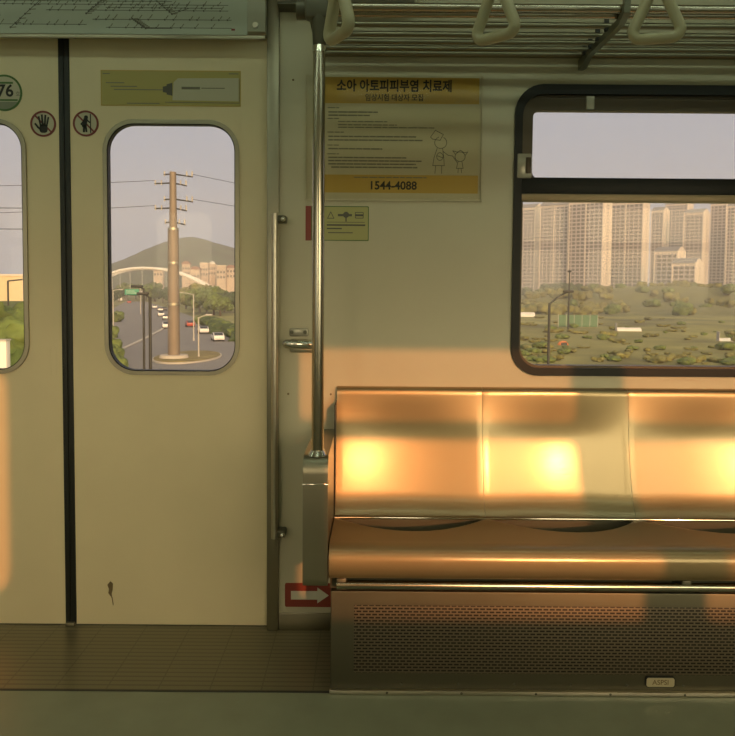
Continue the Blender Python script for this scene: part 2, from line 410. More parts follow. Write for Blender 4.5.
# stainless door pillars
for i, (a, b) in enumerate(((-0.317, -0.279), (-1.637, -1.599))):
    p = MB().box(a, b, -.014, .052, -.014, 1.99, .004).build('trim_%d' % (3 + i), M['steel_dark'])
    tag(p, ['brushed steel door pillar beside the grab pole', 'brushed steel door pillar beyond the left door leaf'][i], 'pillar', kind='structure')
hd = MB().box(-1.60, -.3175, -.046, .05, 1.866, 2.24, .004).build('trim_5', M['header'])
tag(hd, 'grey green header box above the sliding doors', 'header', kind='structure')
hl = MB().box(-1.60, -.3175, -.054, -.045, 1.840, 1.854, .003).build('trim_6', M['steel_dark'])
tag(hl, 'dull metal lip along the foot of the door header', 'trim', kind='structure')
bb = MB().box(-.2785, -.095, -.008, .0, -.014, .042, .002).build('baseboard_back', M['steel_dark']); tag(bb, 'low grey metal skirting between pillar and bench', 'skirting', kind='structure')
oc = MB().prism([(.0, 1.948), (-.055, 1.948), (-.075, 1.96), (-.075, 2.1), (0, 2.1)], -.279, .135).build('trim_7', M['ceil'])
tag(oc, 'off white overhead cover above the luggage rack end', 'cover', kind='structure')
ocl = MB().box(-.279, .135, -.070, -.0, 1.940, 1.948, .002).build('trim_8', M['cast']); tag(ocl, 'dark strip standing for the shadow line under the overhead cover', 'trim', kind='structure')  # dark strip laid where the cover's underside falls in shade

# ------------------------------------------------------------------ doors
def make_door(name, xa, xb, seam, wx0, wx1, label):
    d = empty(name, ((xa + xb) / 2, .02, 0), label=label, cat='door', kind='structure')
    def P(o):
        put(o, d); return o
    outer = rrect(wx0, wx1, .807, 1.613, .096); hole = rrect(wx0 + .004, wx1 - .004, .811, 1.609, .092)
    P(wall_plate('door_panel', rect(xa, xb, -.011, 1.88), [hole], .02, .032, M['door']))
    inn = rrect(wx0 + .0125, wx1 - .0125, .8195, 1.6005, .084)
    P(MB().ring_plate(outer, inn, .013, .045).build('window_frame', M['steel_dark'], angle=50))
    inn2 = rrect(wx0 + .0155, wx1 - .0155, .8225, 1.5975, .081)
    P(MB().ring_plate(rrect(wx0 + .011, wx1 - .011, .818, 1.602, .085), inn2, .0155, .04).build('window_gasket', M['gasket'], angle=50))
    P(MB().plate(rrect(wx0 + .0125, wx1 - .0125, .8195, 1.6005, .084), .030, .034).build('window_pane', M['glass']))
    sa, sb = seam
    P(MB().box(sa, sb, .016, .050, -.010, 1.878, .003).build('edge_rubber', M['rubber']))
    # shallow finger recess outline
    gx = sa - .028 if sa > xa + .1 else sb + .028
    g = MB(); g.ring_plate(rrect(gx - .010, gx + .010, .80, .895, .0099), rrect(gx - .0085, gx + .0085, .8015, .8935, .0084), .0193, .021)
    P(g.build('finger_recess', M['door']))
    return d, P
d2, P2 = make_door('door_2', -.9405, -.3165, (-.9578, -.9405), -.8370, -.4080, 'cream sliding door leaf with full view of the road and pylon')
d1, P1 = make_door('door_1', -1.599, -.9755, (-.9755, -.9582), -1.5080, -1.0790, 'cream sliding door leaf with round green numbered sticker')
# worn spot low on the right leaf
ch = MB()
ch.prism([(-.839, .120), (-.829, .132), (-.821, .124), (-.822, .104), (-.8255, .090), (-.8235, .074), (-.829, .082), (-.836, .092), (-.834, .106)], .0192, .0215, 'Y')
ch.prism([(-.8270, .084), (-.823, .078), (-.8195, .055), (-.8215, .050)], .0192, .0215, 'Y')
P2(ch.build('paint_chip', M['stain'], smooth=False))
sg = MB().box(-.972, -.944, .005, .03, -.014, -.002, .002).build('trim_9', M['steel_dark']); tag(sg, 'small metal floor guide under the door seam', 'guide', kind='structure')

# ------------------------------------------------------------------ bench window
def make_window(name, dx, label):
    w = empty(name, (dx + .93, 0, .82), label=label, cat='window', kind='structure')
    def P(o):
        o.location.x += dx; put(o, w); return o
    x0, x1, z0, z1 = W_OUT
    P(MB().ring_plate(rrect(x0 - .004, x1 + .004, z0 - .004, z1 + .004, .088), rrect(x0 + .020, x1 - .020, z0 + .020, z1 - .026, .066), -.010, .012).build('frame', M['gasket'], angle=50))
    P(MB().ring_plate(rrect(x0, x1, z0, z1, .085), rrect(x0 + .028, x1 - .028, z0 + .027, z1 - .034, .060), .008, .046).build('inner_frame', M['track'], angle=50))
    # sliding upper sash
    P(MB().ring_plate(rrect(x0 + .02, x1 - .02, 1.40, z1 - .036, .03), rrect(x0 + .054, x1 - .054, 1.437, 1.648, .022), .004, .030).build('upper_sash', M['track'], angle=50))
    P(MB().box(x0 + .02, x1 - .02, -.006, .036, 1.385, 1.440, .004).build('transom', M['gasket']))
    P(MB().box(x0 + .02, x1 - .02, -.009, .03, 1.366, 1.389, .003).build('transom_strip', M['tan']))
    P(MB().plate(rect(x0 + .05, x1 - .05, 1.43, 1.652), .016, .020).build('upper_pane', M['glass']))
    P(MB().plate(rrect(x0 + .024, x1 - .024, z0 + .024, 1.379, .03), .022, .027).build('lower_pane', M['glass']))
    lt = P(MB().box(.676, .702, -.002, .012, 1.652, 1.694, .003).build('latch', M['clip']))
    l2 = P(MB().box(x0 + .004, x0 + .05, -.014, .006, 1.436, 1.512, .004).build('latch', M['clip']))
    MB().box(x0 + .030, x0 + .046, -.020, -.012, 1.450, 1.500, .003).build('latch_tab', M['track'], l2)
    return w
make_window('window_1', 0, 'dark framed bench window with sliding upper sash and apartment towers beyond')
make_window('window_2', 1.098, 'dark framed bench window further along the carriage')
make_window('window_3', -3.778, 'dark framed bench window beyond the left door leaf')

# ================================================================== bench
BX, BW, NB = -.095, .4575, 7
BEND = BX + BW * NB
bench = empty('bench_seat', (BX, -.2, 0), label='long shiny steel bench seat with scooped bays under the window', cat='bench')
def PB(o):
    put(o, bench); return o
def back_y(z):
    zz = min(z, .765)
    s_ = .25 * (.765 - zz) - .45 * ((.765 - .55) ** 2 - (zz - .55) ** 2)
    y = -.030 - s_
    if zz < .46: y -= 5.5 * (.46 - zz) ** 2
    return y
def bay_mesh():
    rows = []
    zs = [.392 + .373 * i / 36 for i in range(37)]
    prof = [(back_y(z), z, 1.0) for z in zs]
    prof += [(-.0275, .7705, .7), (-.0245, .7745, .4), (-.016, .778, .1), (-.002, .779, 0)]
    for y, z, k in prof:
        q_ = min(1, max(0, (.775 - z) / .16)); k2 = k * q_ * q_ * (3 - 2 * q_)
        row = []
        for j in range(41):
            u = j / 40
            dd = .016 * (math.sin(PI * u) ** 1.15) * max(k2, 0)
            if u < .02 or u > .98: dd += .0010
            row.append((BX + .0006 + (BW - .0012) * u, y + dd, z))
        rows.append(row)
    b = MB().grid(rows); return b
first = PB(bay_mesh().build('backrest', M['seat'], angle=60))
for k in range(1, NB):
    c = first.copy(); C.objects.link(c); c.location.x += BW * k
PB(MB().box(BX, BEND, -.011, -.001, .33, .768).build('back_support', M['steel_dark']))
# pan
def pan_mesh():
    prof = [(-.126 - .0125 * i, .395 + .0270 * (i / 23.0) ** .8) for i in range(24)]
    prof += [(-.425, .4235), (-.437, .4240), (-.449, .4225), (-.460, .4185), (-.469, .411), (-.4755, .401), (-.4785, .388), (-.4785, .372), (-.476, .356), (-.471, .346), (-.463, .341), (-.44, .340)]
    rows = []; nb = 36; n = nb * NB
    for y, z in prof:
        row = []
        for j in range(n + 1):
            sn_ = math.sin(PI * ((j / nb) % 1.0))
            q = min(1, max(0, (.125 + .185 * sn_ ** .75 + y) / .085)); dz = .042 * q * q * (3 - 2 * q)
            if -.46 < y < -.33: dz += .0025 * sn_ * (1 - abs(y + .395) / .065)
            row.append((BX + BW * NB * j / n, y, z - dz))
        rows.append(row)
    return MB().grid(rows)
PB(pan_mesh().build('seat_pan', M['pan'], angle=60))
PB(MB().box(BX, BEND, -.146, -.126, .3955, .4015, .0015).build('edge_highlight_strip', M['chrome']))  # bright strip added for the light caught along the pan's back edge
PB(MB().box(BX, BEND, -.1235, -.118, .335, .393).build('rear_closure', M['cast']))  # dark grey set for the shade in the gap behind the pan
PB(MB().box(BX, BEND, -.395, -.12, .287, .333).build('seat_frame', M['cast']))
rail = PB(MB().cyl((-.075, -.448, .317), (BEND, -.448, .317), .0115).build('front_rail', M['pole']))
for k in range(4):
    MB().box(BX + .02 + k * .9, BX + .045 + k * .9, -.455, -.39, .305, .336, .003).build('rail_clip', M['cast'], None).parent = rail
# armrest end panel
ap = []
for k in range(9):
    a = math.radians(90 + 90 * k / 8); ap.append((-.425 + .045 * math.cos(a), .613 + .045 * math.sin(a)))
arm_prof = [(-.002, .640)] + ap + [(-.470, .34)] + [(-.470 + .012 * (1 - math.cos(math.radians(a))), .34 - .022 * math.sin(math.radians(a))) for a in (30, 60, 90)] + [(-.40, .318), (-.36, .30), (-.002, .30)]
arm = PB(MB().prism(arm_prof, -.163, -.0985).build('armrest_panel', M['steel_dark'], angle=30))
bm_ = MB().box(-.164, -.0975, -.4715, -.43, .585, .589, .001); 
bm_.build('bend_highlight', M['chrome']).parent = arm  # bright bead added for the highlight at the armrest bend
PB(MB().box(-.0985, -.0945, -.12, -.002, .40, .735, .001).build('end_gap_shade', M['rubber']))  # black strip standing for the shaded gap beside the backrest

# heater cover below the bench
hc = empty('heater_cover', (BX, -.40, 0), label='long grey steel heater cover with perforated grille under the bench', cat='heater cover')
def PH(o):
    put(o, hc); return o
PH(MB().box(-.093, BEND, -.40, -.02, -.013, .280, .004).build('cover_panel', M['cover_steel']))
PH(MB().box(-.030, 1.36, -.4018, -.399, .056, .242, .001).build('perforated_grille', M['grille']))
PH(MB().box(1.50, 2.9, -.4018, -.399, .056, .242, .001).build('perforated_grille', M['grille']))
PH(MB().box(-.095, BEND, -.412, -.398, .0, .012, .002).build('foot_strip', M['steel']))
for k in range(9):
    xs = .10 + k * .152
    if abs(xs - .795) < .04: continue
    PH(MB().ball((xs, -.4005, .026), .0042, sy=.5, n=10).build('screw', M['cast']))
for k in range(8):
    PH(MB().ball((.06 + k * .2, -.4125, .0068), .0035, sy=.5, n=10).build('strip_screw', M['cast']))
npl = PH(MB().plate(rrect(.758, .833, .0265, .051, .006), -.4075, -.400).build('name_plate', M['plate']))
tx = text('plate_lettering', 'ASPSI', .019, .7955, .0385, -.4079, M['stain'], bold=.0002)
tx.parent = npl
frm = MB().ring_plate(rrect(.7555, .8355, .024, .0535, .007), rrect(.7585, .8325, .027, .0505, .005), -.4065, -.400).build('plate_rim', M['black']); frm.parent = npl

# ================================================================== grab pole, rack, straps
gpole = empty('grab_pole', (-.1285, -.425, .655), label='vertical steel grab pole rising from the armrest to the luggage rack', cat='pole')
def PG(o):
    put(o, gpole); return o
PG(MB().cyl((-.1285, -.425, .658), (-.1285, -.425, 1.735), .0158, n=28).build('tube', M['pole']))
PG(MB().cyl((-.1285, -.425, .654), (-.1285, -.425, .668), .026, .018, n=28).build('base_collar', M['chrome']))
PG(MB().cyl((-.1285, -.425, 1.705), (-.1285, -.425, 1.79), .0165, .020, n=24).build('top_sleeve', M['cast']))
PG(MB().cyl((-.1285, -.425, 1.690), (-.1285, -.425, 1.706), .0175, n=24).build('collar_ring', M['chrome']))

rk = empty('luggage_rack', (0, -.2, 1.81), label='overhead luggage rack of parallel steel bars', cat='luggage rack')
def PR(o):
    put(o, rk); return o
bars = ((-.395, 1.816, .0105), (-.362, 1.812, .0105), (-.285, 1.810, .0085), (-.205, 1.810, .0085), (-.135, 1.812, .0085), (-.075, 1.812, .0085), (-.022, 1.812, .011))
for y, z, r in bars:
    PR(MB().cyl((-.150, y, z), (BEND, y, z), r, n=16).build('rack_bar', M['rack_steel'] if r < .0105 or y > -.1 else M['pole']))
ea = MB(); ea.prism([(-.005, 1.805), (-.005, 1.835), (-.30, 1.832), (-.40, 1.838), (-.415, 1.825), (-.405, 1.805), (-.30, 1.808)], -.162, -.148)
PR(ea.build('end_bracket', M['cast']))
eb = PR(MB().cyl((-.190, -.385, 1.812), (-.146, -.385, 1.812), .026, n=20).build('end_knob', M['cast']))
PR(MB().box(-.165, -.105, -.445, -.40, 1.772, 1.825, .010).build('pole_clamp', M['cast']))
for bx in (.655, 1.62, 2.6):
    br = MB(); br.prism([(-.002, 1.77), (-.002, 1.80), (-.10, 1.803), (-.30, 1.799), (-.37, 1.800), (-.405, 1.812), (-.41, 1.838), (-.425, 1.832), (-.42, 1.798), (-.385, 1.780), (-.30, 1.780), (-.10, 1.785), (-.04, 1.765)], bx - .008, bx + .008)
    b_ = PR(br.build('support_bracket', M['bracket']))
    for y, z, r in bars[2:6]:
        t_ = MB().box(bx - .016, bx - .004, y - .006, y + .006, 1.795, 1.832, .002).build('bar_clip', M['black']); t_.parent = b_

rr = empty('strap_rail', (0, -.65, 1.93), label='overhead tube from which the hand straps hang', cat='rail')
for nm, o in (('tube', MB().cyl((X0, -.65, 2.0), (X1, -.65, 2.0), .016).build('tube', M['pole'])),):
    put(o, rr)
for xx in (-2.6, -1.2, .46, 2.0, 3.3):
    o = MB().cyl((xx, -.65, 2.0), (xx, -.65, 2.25), .012).build('hanger', M['pole']); put(o, rr)

def ring_path():
    # rounded triangle, base down, apex up at z=0
    pts = []
    cs = [(0, -.012, .012), (.032, -.098, .018), (-.032, -.098, .018)]
    arcs = ((cs[0], 30, 150), (cs[2], 150, 270), (cs[1], 270, 390))
    for (cx, cz, r), a0, a1 in arcs:
        for k in range(9):
            a = math.radians(a0 + (a1 - a0) * k / 8); pts.append((cx + r * math.cos(a), 0, cz + r * math.sin(a)))
    out = []
    for i in range(len(pts)):
        a, b = Vector(pts[i]), Vector(pts[(i + 1) % len(pts)])
        n = max(1, int((b - a).length / .012))
        for k in range(n): out.append(a.lerp(b, k / n))
    return out
def make_strap():
    h = empty('hand_strap', (0, -.65, 1.775))
    r = MB().tube(ring_path(), .0125, n=12, closed=True, sx=1.15).build('grip_ring', M['plastic'], h)
    MB().box(-.0125, .0125, -.002, .002, -.012, .205, .001).build('belt', M['belt'], h)
    MB().box(-.016, .016, -.012, .012, .010, .045, .004).build('belt_clasp', M['plastic'], h)
    MB().box(-.015, .015, -.021, .021, .202, .248, .004).build('rail_cuff', M['plastic'], h)
    return h
hs = make_strap()
spec = ((-.070, 62, 'ivory hand strap ring seen almost edge on beside the grab pole top'), (.283, 44, 'ivory hand strap ring hanging above the poster, between two others'), (.645, 16, 'ivory hand strap ring seen widest, hanging above the bench window'))
for i, (x, a, lb) in enumerate(spec):
    o = hs if i == 0 else copy_tree(hs)
    o.location.x = x; o.rotation_euler.z = -math.radians(a); tag(o, lb, 'hand strap', 'hand straps on the overhead rail')

# door side grab rail
gr = empty('grab_rail', (-.29, -.03, .28), label='slim vertical steel handrail fixed against the door pillar', cat='handrail')
def PQ(o):
    put(o, gr); return o
PQ(MB().cyl((-.288, -.045, .30), (-.288, -.045, 1.318), .0105, n=20).build('tube', M['steel']))
for z in (.314, 1.302):
    b_ = PQ(MB().box(-.292, -.254, -.050, .0, z - .012, z + .010, .004).build('bracket', M['cast']))
    q = MB().ball((-.262, -.052, z - .002), .0085, n=12).build('bolt', M['chrome']); q.parent = b_

# chrome latch lever on the wall
lv = empty('door_latch', (-.22, 0, .91), label='small chrome lever handle on the wall behind the grab pole', cat='handle')
def PL(o):
    put(o, lv); return o
PL(MB().box(-.245, -.150, -.010, 0, .885, .925, .006).build('mount_plate', M['steel']))
PL(MB().tube([(-.262, -.03, .913), (-.255, -.032, .914), (-.235, -.034, .914), (-.20, -.034, .913), (-.165, -.032, .911), (-.150, -.03, .910)], [.008, .0135, .016, .017, .017, .014], n=16).build('lever', M['chrome']))
PL(MB().box(-.246, -.186, -.012, 0, .936, .962, .005).build('keeper', M['clip']))
for x in (-.238, -.196):
    PL(MB().cyl((x, -.012, .950), (x, -.018, .950), .006, n=12).build('screw', M['cast']))

for x, z, lb in ((-.250, .752, 'tiny screw head in the wall below the chrome lever'), (-.237, 1.735, 'tiny pale screw head high on the wall left of the poster'), (-.115, .752, 'tiny screw head in the wall just right of the grab pole')):
    tag(MB().ball((x, -.0005, z), .0035, sy=.5, n=10).build('screw_head', M['stain']), lb, 'screw')

# ================================================================== signs and stickers
YD = .02       # door face
# route map
rm = empty('route_map', (-.96, -.046, 1.93), label='long pale rail route map above the doors', cat='map')
def PM(o):
    put(o, rm); return o
PM(MB().box(-1.56, -.372, -.050, -.0455, 1.855, 2.10).build('map_sheet', M['map_sheet']))
ln, dots, nam = MB(), MB(), MB()
yf0, yf1 = -.0506, -.0499
random.seed(3)
rows = [(1.882, -1.52, -.86), (1.874, -.80, -.42), (1.898, -.84, -.42), (1.908, -1.52, -1.12), (1.925, -.98, -.43), (1.942, -1.52, -.43), (1.952, -1.25, -.60), (1.962, -1.5, -.45), (1.933, -.80, -.45)]
for z, a, b in rows:
    strokes(ln, [(a, z), (b, z)], .0016, yf0, yf1)
    x = a + .01
    while x < b - .01:
        dots.prism(disc_pts(x, z, .0028, 8), yf0 - .0003, yf1, 'Y')
        l = random.uniform(.004, .011)
        strokes(nam, [(x + .004, z + .004), (x + .004 + l * .75, z + .004 + l)], .0024, yf0, yf1)
        x += random.choice((.022, .026, .030, .044, .05))
for pts in ([(-1.09, 1.872), (-.97, 1.98)], [(-.72, 1.90), (-.68, 1.872), (-.60, 1.872)], [(-.66, 1.965), (-.60, 1.915), (-.55, 1.932)], [(-1.4, 1.89), (-1.3, 1.96)], [(-.86, 1.915), (-.80, 1.965)]):
    strokes(ln, pts, .0018, yf0, yf1)
    (xa, za), (xb, zb) = pts[0], pts[1]
    for k in range(9):
        f = k / 8; x, z = xa + (xb - xa) * f, za + (zb - za) * f
        dots.prism(disc_pts(x, z, .003, 8), yf0 - .0003, yf1, 'Y'); strokes(nam, [(x + .005, z), (x + .016, z + .001)], .0026, yf0, yf1)
PM(ln.build('route_lines', M['ink'], smooth=False)); PM(dots.build('station_dots', M['ink'], smooth=False)); PM(nam.build('station_names', M['fine_ink'], smooth=False))
PM(MB().box(-.42, -.409, yf0, yf1, 1.867, 1.873).build('line_badge', M['dark_red'], smooth=False))
PM(MB().cyl((-.347, -.046, 1.884), (-.347, -.054, 1.884), .0085, n=16).build('screw', M['steel']))

# round numbered sticker on the left leaf
sn = empty('number_sticker', (-1.135, YD, 1.694), label='round green rimmed sticker reading 76 on the left door leaf', cat='sticker')
def sticker_parts(root):
    def P(o):
        put(o, root); return o
    return P
PS = sticker_parts(sn); cx, cz, R_ = -1.146, 1.693, .0565
PS(MB().plate(disc_pts(cx, cz, R_), YD - .0010, YD + .001).build('disc', M['sticker_white'], smooth=False))
PS(MB().ring_plate(disc_pts(cx, cz, R_), disc_pts(cx, cz, R_ - .006), YD - .0016, YD).build('rim', M['green'], smooth=False))
bandp = [(cx + (R_ - .006) * math.cos(math.radians(a)), cz + (R_ - .006) * math.sin(math.radians(a))) for a in range(213, 328, 6)]
PS(MB().plate(bandp, YD - .0015, YD).build('grey_foot', M['grey'], smooth=False))
PS(text('number_lettering', '76', .052, cx + .004, cz + .005, YD - .0016, M['black'], bold=.0012))
PS(text('unit_lettering', '호', .017, cx + .043, cz - .004, YD - .0016, M['ink']))
lnb = MB(); lnb.box(cx - .028, cx + .028, YD - .0015, YD, cz + .028, cz + .034); lnb.box(cx - .04, cx + .042, YD - .0015, YD, cz - .025, cz - .0195)
PS(lnb.build('small_print', M['green'], smooth=False))

# prohibition stickers
def ban(name, cx, cz, label):
    s_ = empty(name, (cx, YD, cz), label=label, cat='sticker', group='round prohibition stickers on the doors'); P = sticker_parts(s_)
    P(MB().plate(disc_pts(cx, cz, .0405), YD - .001, YD + .001).build('disc', M['sticker_white'], smooth=False))
    sl = MB(); sl.ring_plate(disc_pts(cx, cz, .0405), disc_pts(cx, cz, .0345), YD - .0022, YD)
    c45 = math.cos(PI / 4) * .036
    strokes(sl, [(cx - c45, cz + c45), (cx + c45, cz - c45)], .0052, YD - .0014, YD)
    P(sl.build('ring_and_bar', M['dark_red'], smooth=False))
    return P
P = ban('hand_sticker', -1.025, 1.598, 'round red sticker with a black open hand by the door seam')
hb = MB(); hx, hz = -1.025, 1.590
hb.plate(rrect(hx - .0115, hx + .0135, hz - .020, hz + .006, .009), YD - .0020, YD)
for dx, a, L, wd in ((-.009, 12, .026, .0056), (-.0025, 4, .031, .0058), (.0042, -4, .030, .0056), (.0105, -12, .024, .005), ):
    bx_, bz_ = hx + dx + .001, hz + .003
    strokes(hb, [(bx_, bz_), (bx_ - L * math.sin(math.radians(a)), bz_ + L * math.cos(math.radians(a)))], wd, YD - .0020, YD)
strokes(hb, [(hx - .006, hz - .012), (hx - .017, hz - .002), (hx - .024, hz + .007)], .0058, YD - .0020, YD)
P(hb.build('hand_symbol', M['black'], smooth=False))
P = ban('leaning_sticker', -.891, 1.600, 'round red sticker with a black figure leaning on a door')
pb = MB(); lx, lz = -.893, 1.600
pb.plate(disc_pts(lx + .003, lz + .019, .0062, 16), YD - .0020, YD)
strokes(pb, [(lx + .001, lz + .009), (lx - .002, lz - .006)], .013, YD - .0020, YD)
strokes(pb, [(lx - .003, lz - .008), (lx - .004, lz - .024)], .0065, YD - .0020, YD)
strokes(pb, [(lx + .002, lz - .008), (lx + .004, lz - .024)], .0055, YD - .0020, YD)
strokes(pb, [(lx - .004, lz + .008), (lx - .012, lz - .002), (lx - .006, lz - .008)], .0045, YD - .0020, YD)
strokes(pb, [(lx + .006, lz + .010), (lx + .014, lz + .004)], .0045, YD - .0020, YD)
strokes(pb, [(lx + .017, lz + .028), (lx + .017, lz - .028)], .0028, YD - .0020, YD)
P(pb.build('leaning_symbol', M['black'], smooth=False))

# yellow advert strip with an ointment tube
ya = empty('advert_sticker', (-.62, YD, 1.71), label='yellow advert strip with a printed ointment tube over the door window', cat='sticker'); P = sticker_parts(ya)
P(MB().box(-.8425, -.4035, YD - .001, YD + .001, 1.656, 1.766).build('film', M['yellow'], smooth=False))
P(MB().ring_plate(rect(-.8425, -.4035, 1.656, 1.766), rect(-.8405, -.4055, 1.658, 1.764), YD - .0015, YD).build('printed_border', M['ochre'], smooth=False))
P(MB().plate([(-.618, 1.674), (-.41, 1.672), (-.41, 1.744), (-.60, 1.742), (-.614, 1.73)], YD - .0016, YD).build('tube_print', M['sticker_white'], smooth=False))
P(MB().plate([(-.618, 1.688), (-.636, 1.692), (-.636, 1.697), (-.648, 1.699), (-.648, 1.716), (-.636, 1.718), (-.636, 1.723), (-.618, 1.728)], YD - .0017, YD).build('tube_cap', M['ink'], smooth=False))
tl = MB(); strokes(tl, [(-.585, 1.712), (-.535, 1.712)], .008, YD - .0019, YD); strokes(tl, [(-.525, 1.712), (-.455, 1.712)], .003, YD - .0019, YD)
strokes(tl, [(-.64, 1.668), (-.408, 1.6665), (-.408, 1.74)], .0018, YD - .0019, YD)
P(tl.build('tube_lettering', M['fine_ink'], smooth=False))
pl = MB()
for a, b, z in ((-.825, -.77, 1.727), (-.81, -.73, 1.716), (-.80, -.65, 1.706), (-.835, -.815, 1.755), (-.76, -.66, 1.664), (-.44, -.412, 1.757)):
    strokes(pl, [(a, z), (b, z)], .0026, YD - .0016, YD)
P(pl.build('small_print', M['fine_ink'], smooth=False))

# poster in a clear holder on the wall
po = empty('poster', (.09, 0, 1.55), label='ochre and cream Korean medical trial poster with phone number 1544-4088', cat='poster'); P = sticker_parts(po)
xa, xb, za, zb = -.150, .342, 1.372, 1.744
P(MB().box(xa, xb, -.0022, 0, za, zb).build('sheet', M['poster'], smooth=False))
P(MB().box(xa, xb, -.0028, -.0005, 1.664, zb).build('heading_band', M['ochre'], smooth=False))
P(MB().box(xa, xb, -.0028, -.0005, 1.388, 1.444).build('phone_band', M['ochre'], smooth=False))
P(text('heading_lettering', '소아 아토피피부염 치료제', .0395, .078, 1.716, -.0031, M['black'], bold=.0012, sx=.855))
P(text('subheading_lettering', '임상시험 대상자 모집', .0235, .078, 1.681, -.0031, M['black'], bold=.0004, sx=.88))
P(text('phone_lettering', '1544-4088', .0355, .076, 1.410, -.0031, M['black'], bold=.0009, sx=.98))
random.seed(5)
lnm = MB()
for z, a, b, w in ((1.650, -.128, -.095, .003), (1.637, -.125, .025, .0042), (1.627, -.125, .0, .0042), (1.617, -.128, -.095, .003), (1.608, -.095, .055, .003), (1.598, -.095, .085, .003), (1.590, -.095, .205, .003), (1.575, -.128, -.08, .003),
                   (1.562, -.125, .145, .0042), (1.551, -.125, .165, .0042), (1.535, -.128, -.095, .003), (1.524, -.125, .04, .004), (1.508, -.128, -.095, .003), (1.497, -.125, .115, .0042), (1.487, -.125, .165, .0042), (1.477, -.125, .145, .0042), (1.467, -.115, .15, .0042), (1.436, -.045, .18, .003)):
    x = a
    while x < b:
        L = random.uniform(.010, .028); strokes(lnm, [(x, z), (min(x + L, b), z)], w, -.0031, -.002); x += L + .0055
P(lnm.build('small_print', M['fine_ink'], smooth=False))
# line drawing of an adult and a child
dr = MB(); W_ = .0017
def dl(pts): strokes(dr, pts, W_, -.0031, -.002)
def arc(cx, cz, rx, rz, a0, a1, n=14): return [(cx + rx * math.cos(math.radians(a0 + (a1 - a0) * k / n)), cz + rz * math.sin(math.radians(a0 + (a1 - a0) * k / n))) for k in range(n + 1)]
dl(arc(.224, 1.545, .019, .018, 110, 420)); dl([(.192, 1.562), (.207, 1.583), (.232, 1.570), (.222, 1.552), (.198, 1.556), (.192, 1.562)])
dl([(.213, 1.527), (.204, 1.50), (.200, 1.474), (.236, 1.474), (.234, 1.50), (.230, 1.527)]); dl([(.209, 1.474), (.207, 1.450)]); dl([(.228, 1.474), (.228, 1.450)])
dl([(.232, 1.518), (.248, 1.506), (.262, 1.504)]); dl(arc(.222, 1.502, .010, .012, 0, 360)); dl([(.212, 1.505), (.232, 1.498)])
dl(arc(.285, 1.502, .016, .015, 0, 360)); dl([(.270, 1.510), (.262, 1.520), (.276, 1.516), (.286, 1.522), (.298, 1.514), (.309, 1.517), (.300, 1.505)])
dl([(.279, 1.487), (.274, 1.466), (.295, 1.466), (.291, 1.487)]); dl([(.280, 1.466), (.279, 1.452)]); dl([(.289, 1.466), (.290, 1.452)]); dl([(.276, 1.484), (.262, 1.504)])
P(dr.build('line_drawing', M['ink'], smooth=False))
P(MB().box(-.197, .352, -.0065, -.0045, 1.366, 1.750, .001).build('clear_holder', M['clear'], smooth=False))
hf = MB(); hf.box(-.197, .352, -.008, 0, 1.363, 1.3675); hf.box(.350, .354, -.008, 0, 1.363, 1.750); hf.box(-.199, -.196, -.008, 0, 1.363, 1.75)
P(hf.build('holder_edge', M['poster'], smooth=False))

# small notice under the poster
no = empty('notice_sticker', (-.09, 0, 1.29), label='small yellow green notice with red left edge below the poster', cat='sticker'); P = sticker_parts(no)
P(MB().box(-.197, .0015, -.0016, 0, 1.238, 1.346).build('sheet', M['notice'], smooth=False))
P(MB().box(-.197, -.179, -.0020, 0, 1.238, 1.346).build('red_edge', M['red'], smooth=False))
P(MB().ring_plate(rrect(-.179, .0015, 1.238, 1.346, .004), rrect(-.1765, -.001, 1.2405, 1.3435, .003), -.0021, 0).build('printed_border', M['green'], smooth=False))
nm_ = MB()
strokes(nm_, [(-.128, 1.308), (-.118, 1.328), (-.108, 1.308), (-.128, 1.308)], .0022, -.0022, -.001)
strokes(nm_, [(-.092, 1.318), (-.055, 1.318)], .007, -.0022, -.001); nm_.plate(disc_pts(-.070, 1.319, .0095, 16), -.0024, -.001); strokes(nm_, [(-.070, 1.312), (-.070, 1.300)], .004, -.0022, -.001)
nm_.ring_plate(rrect(-.042, -.015, 1.308, 1.328, .003), rrect(-.040, -.017, 1.310, 1.326, .002), -.0022, -.001); strokes(nm_, [(-.038, 1.318), (-.019, 1.318)], .006, -.0022, -.001)
P(nm_.build('pictograms', M['ink'], smooth=False))
n2 = MB()
for z, a, b, w in ((1.287, -.128, -.012, .005), (1.276, -.128, -.085, .004), (1.263, -.125, -.05, .0028)): strokes(n2, [(a, z), (b, z)], w, -.0022, -.001)
strokes(n2, [(-.13, 1.296), (-.012, 1.296)], .0016, -.0022, -.001)
P(n2.build('small_print', M['ink'], smooth=False))

# red arrow sticker by the floor
ar = empty('arrow_sticker', (-.18, 0, .10), label='red sticker with a cream arrow low on the wall beside the bench', cat='sticker'); P = sticker_parts(ar)
P(MB().plate(rrect(-.2595, -.100, .0605, .139, .006), -.0016, 0).build('sheet', M['red'], smooth=False))
P(MB().plate([(-.240, .085), (-.155, .085), (-.155, .073), (-.118, .099), (-.155, .125), (-.155, .113), (-.240, .113)], -.0022, 0).build('arrow', M['white'], smooth=False))

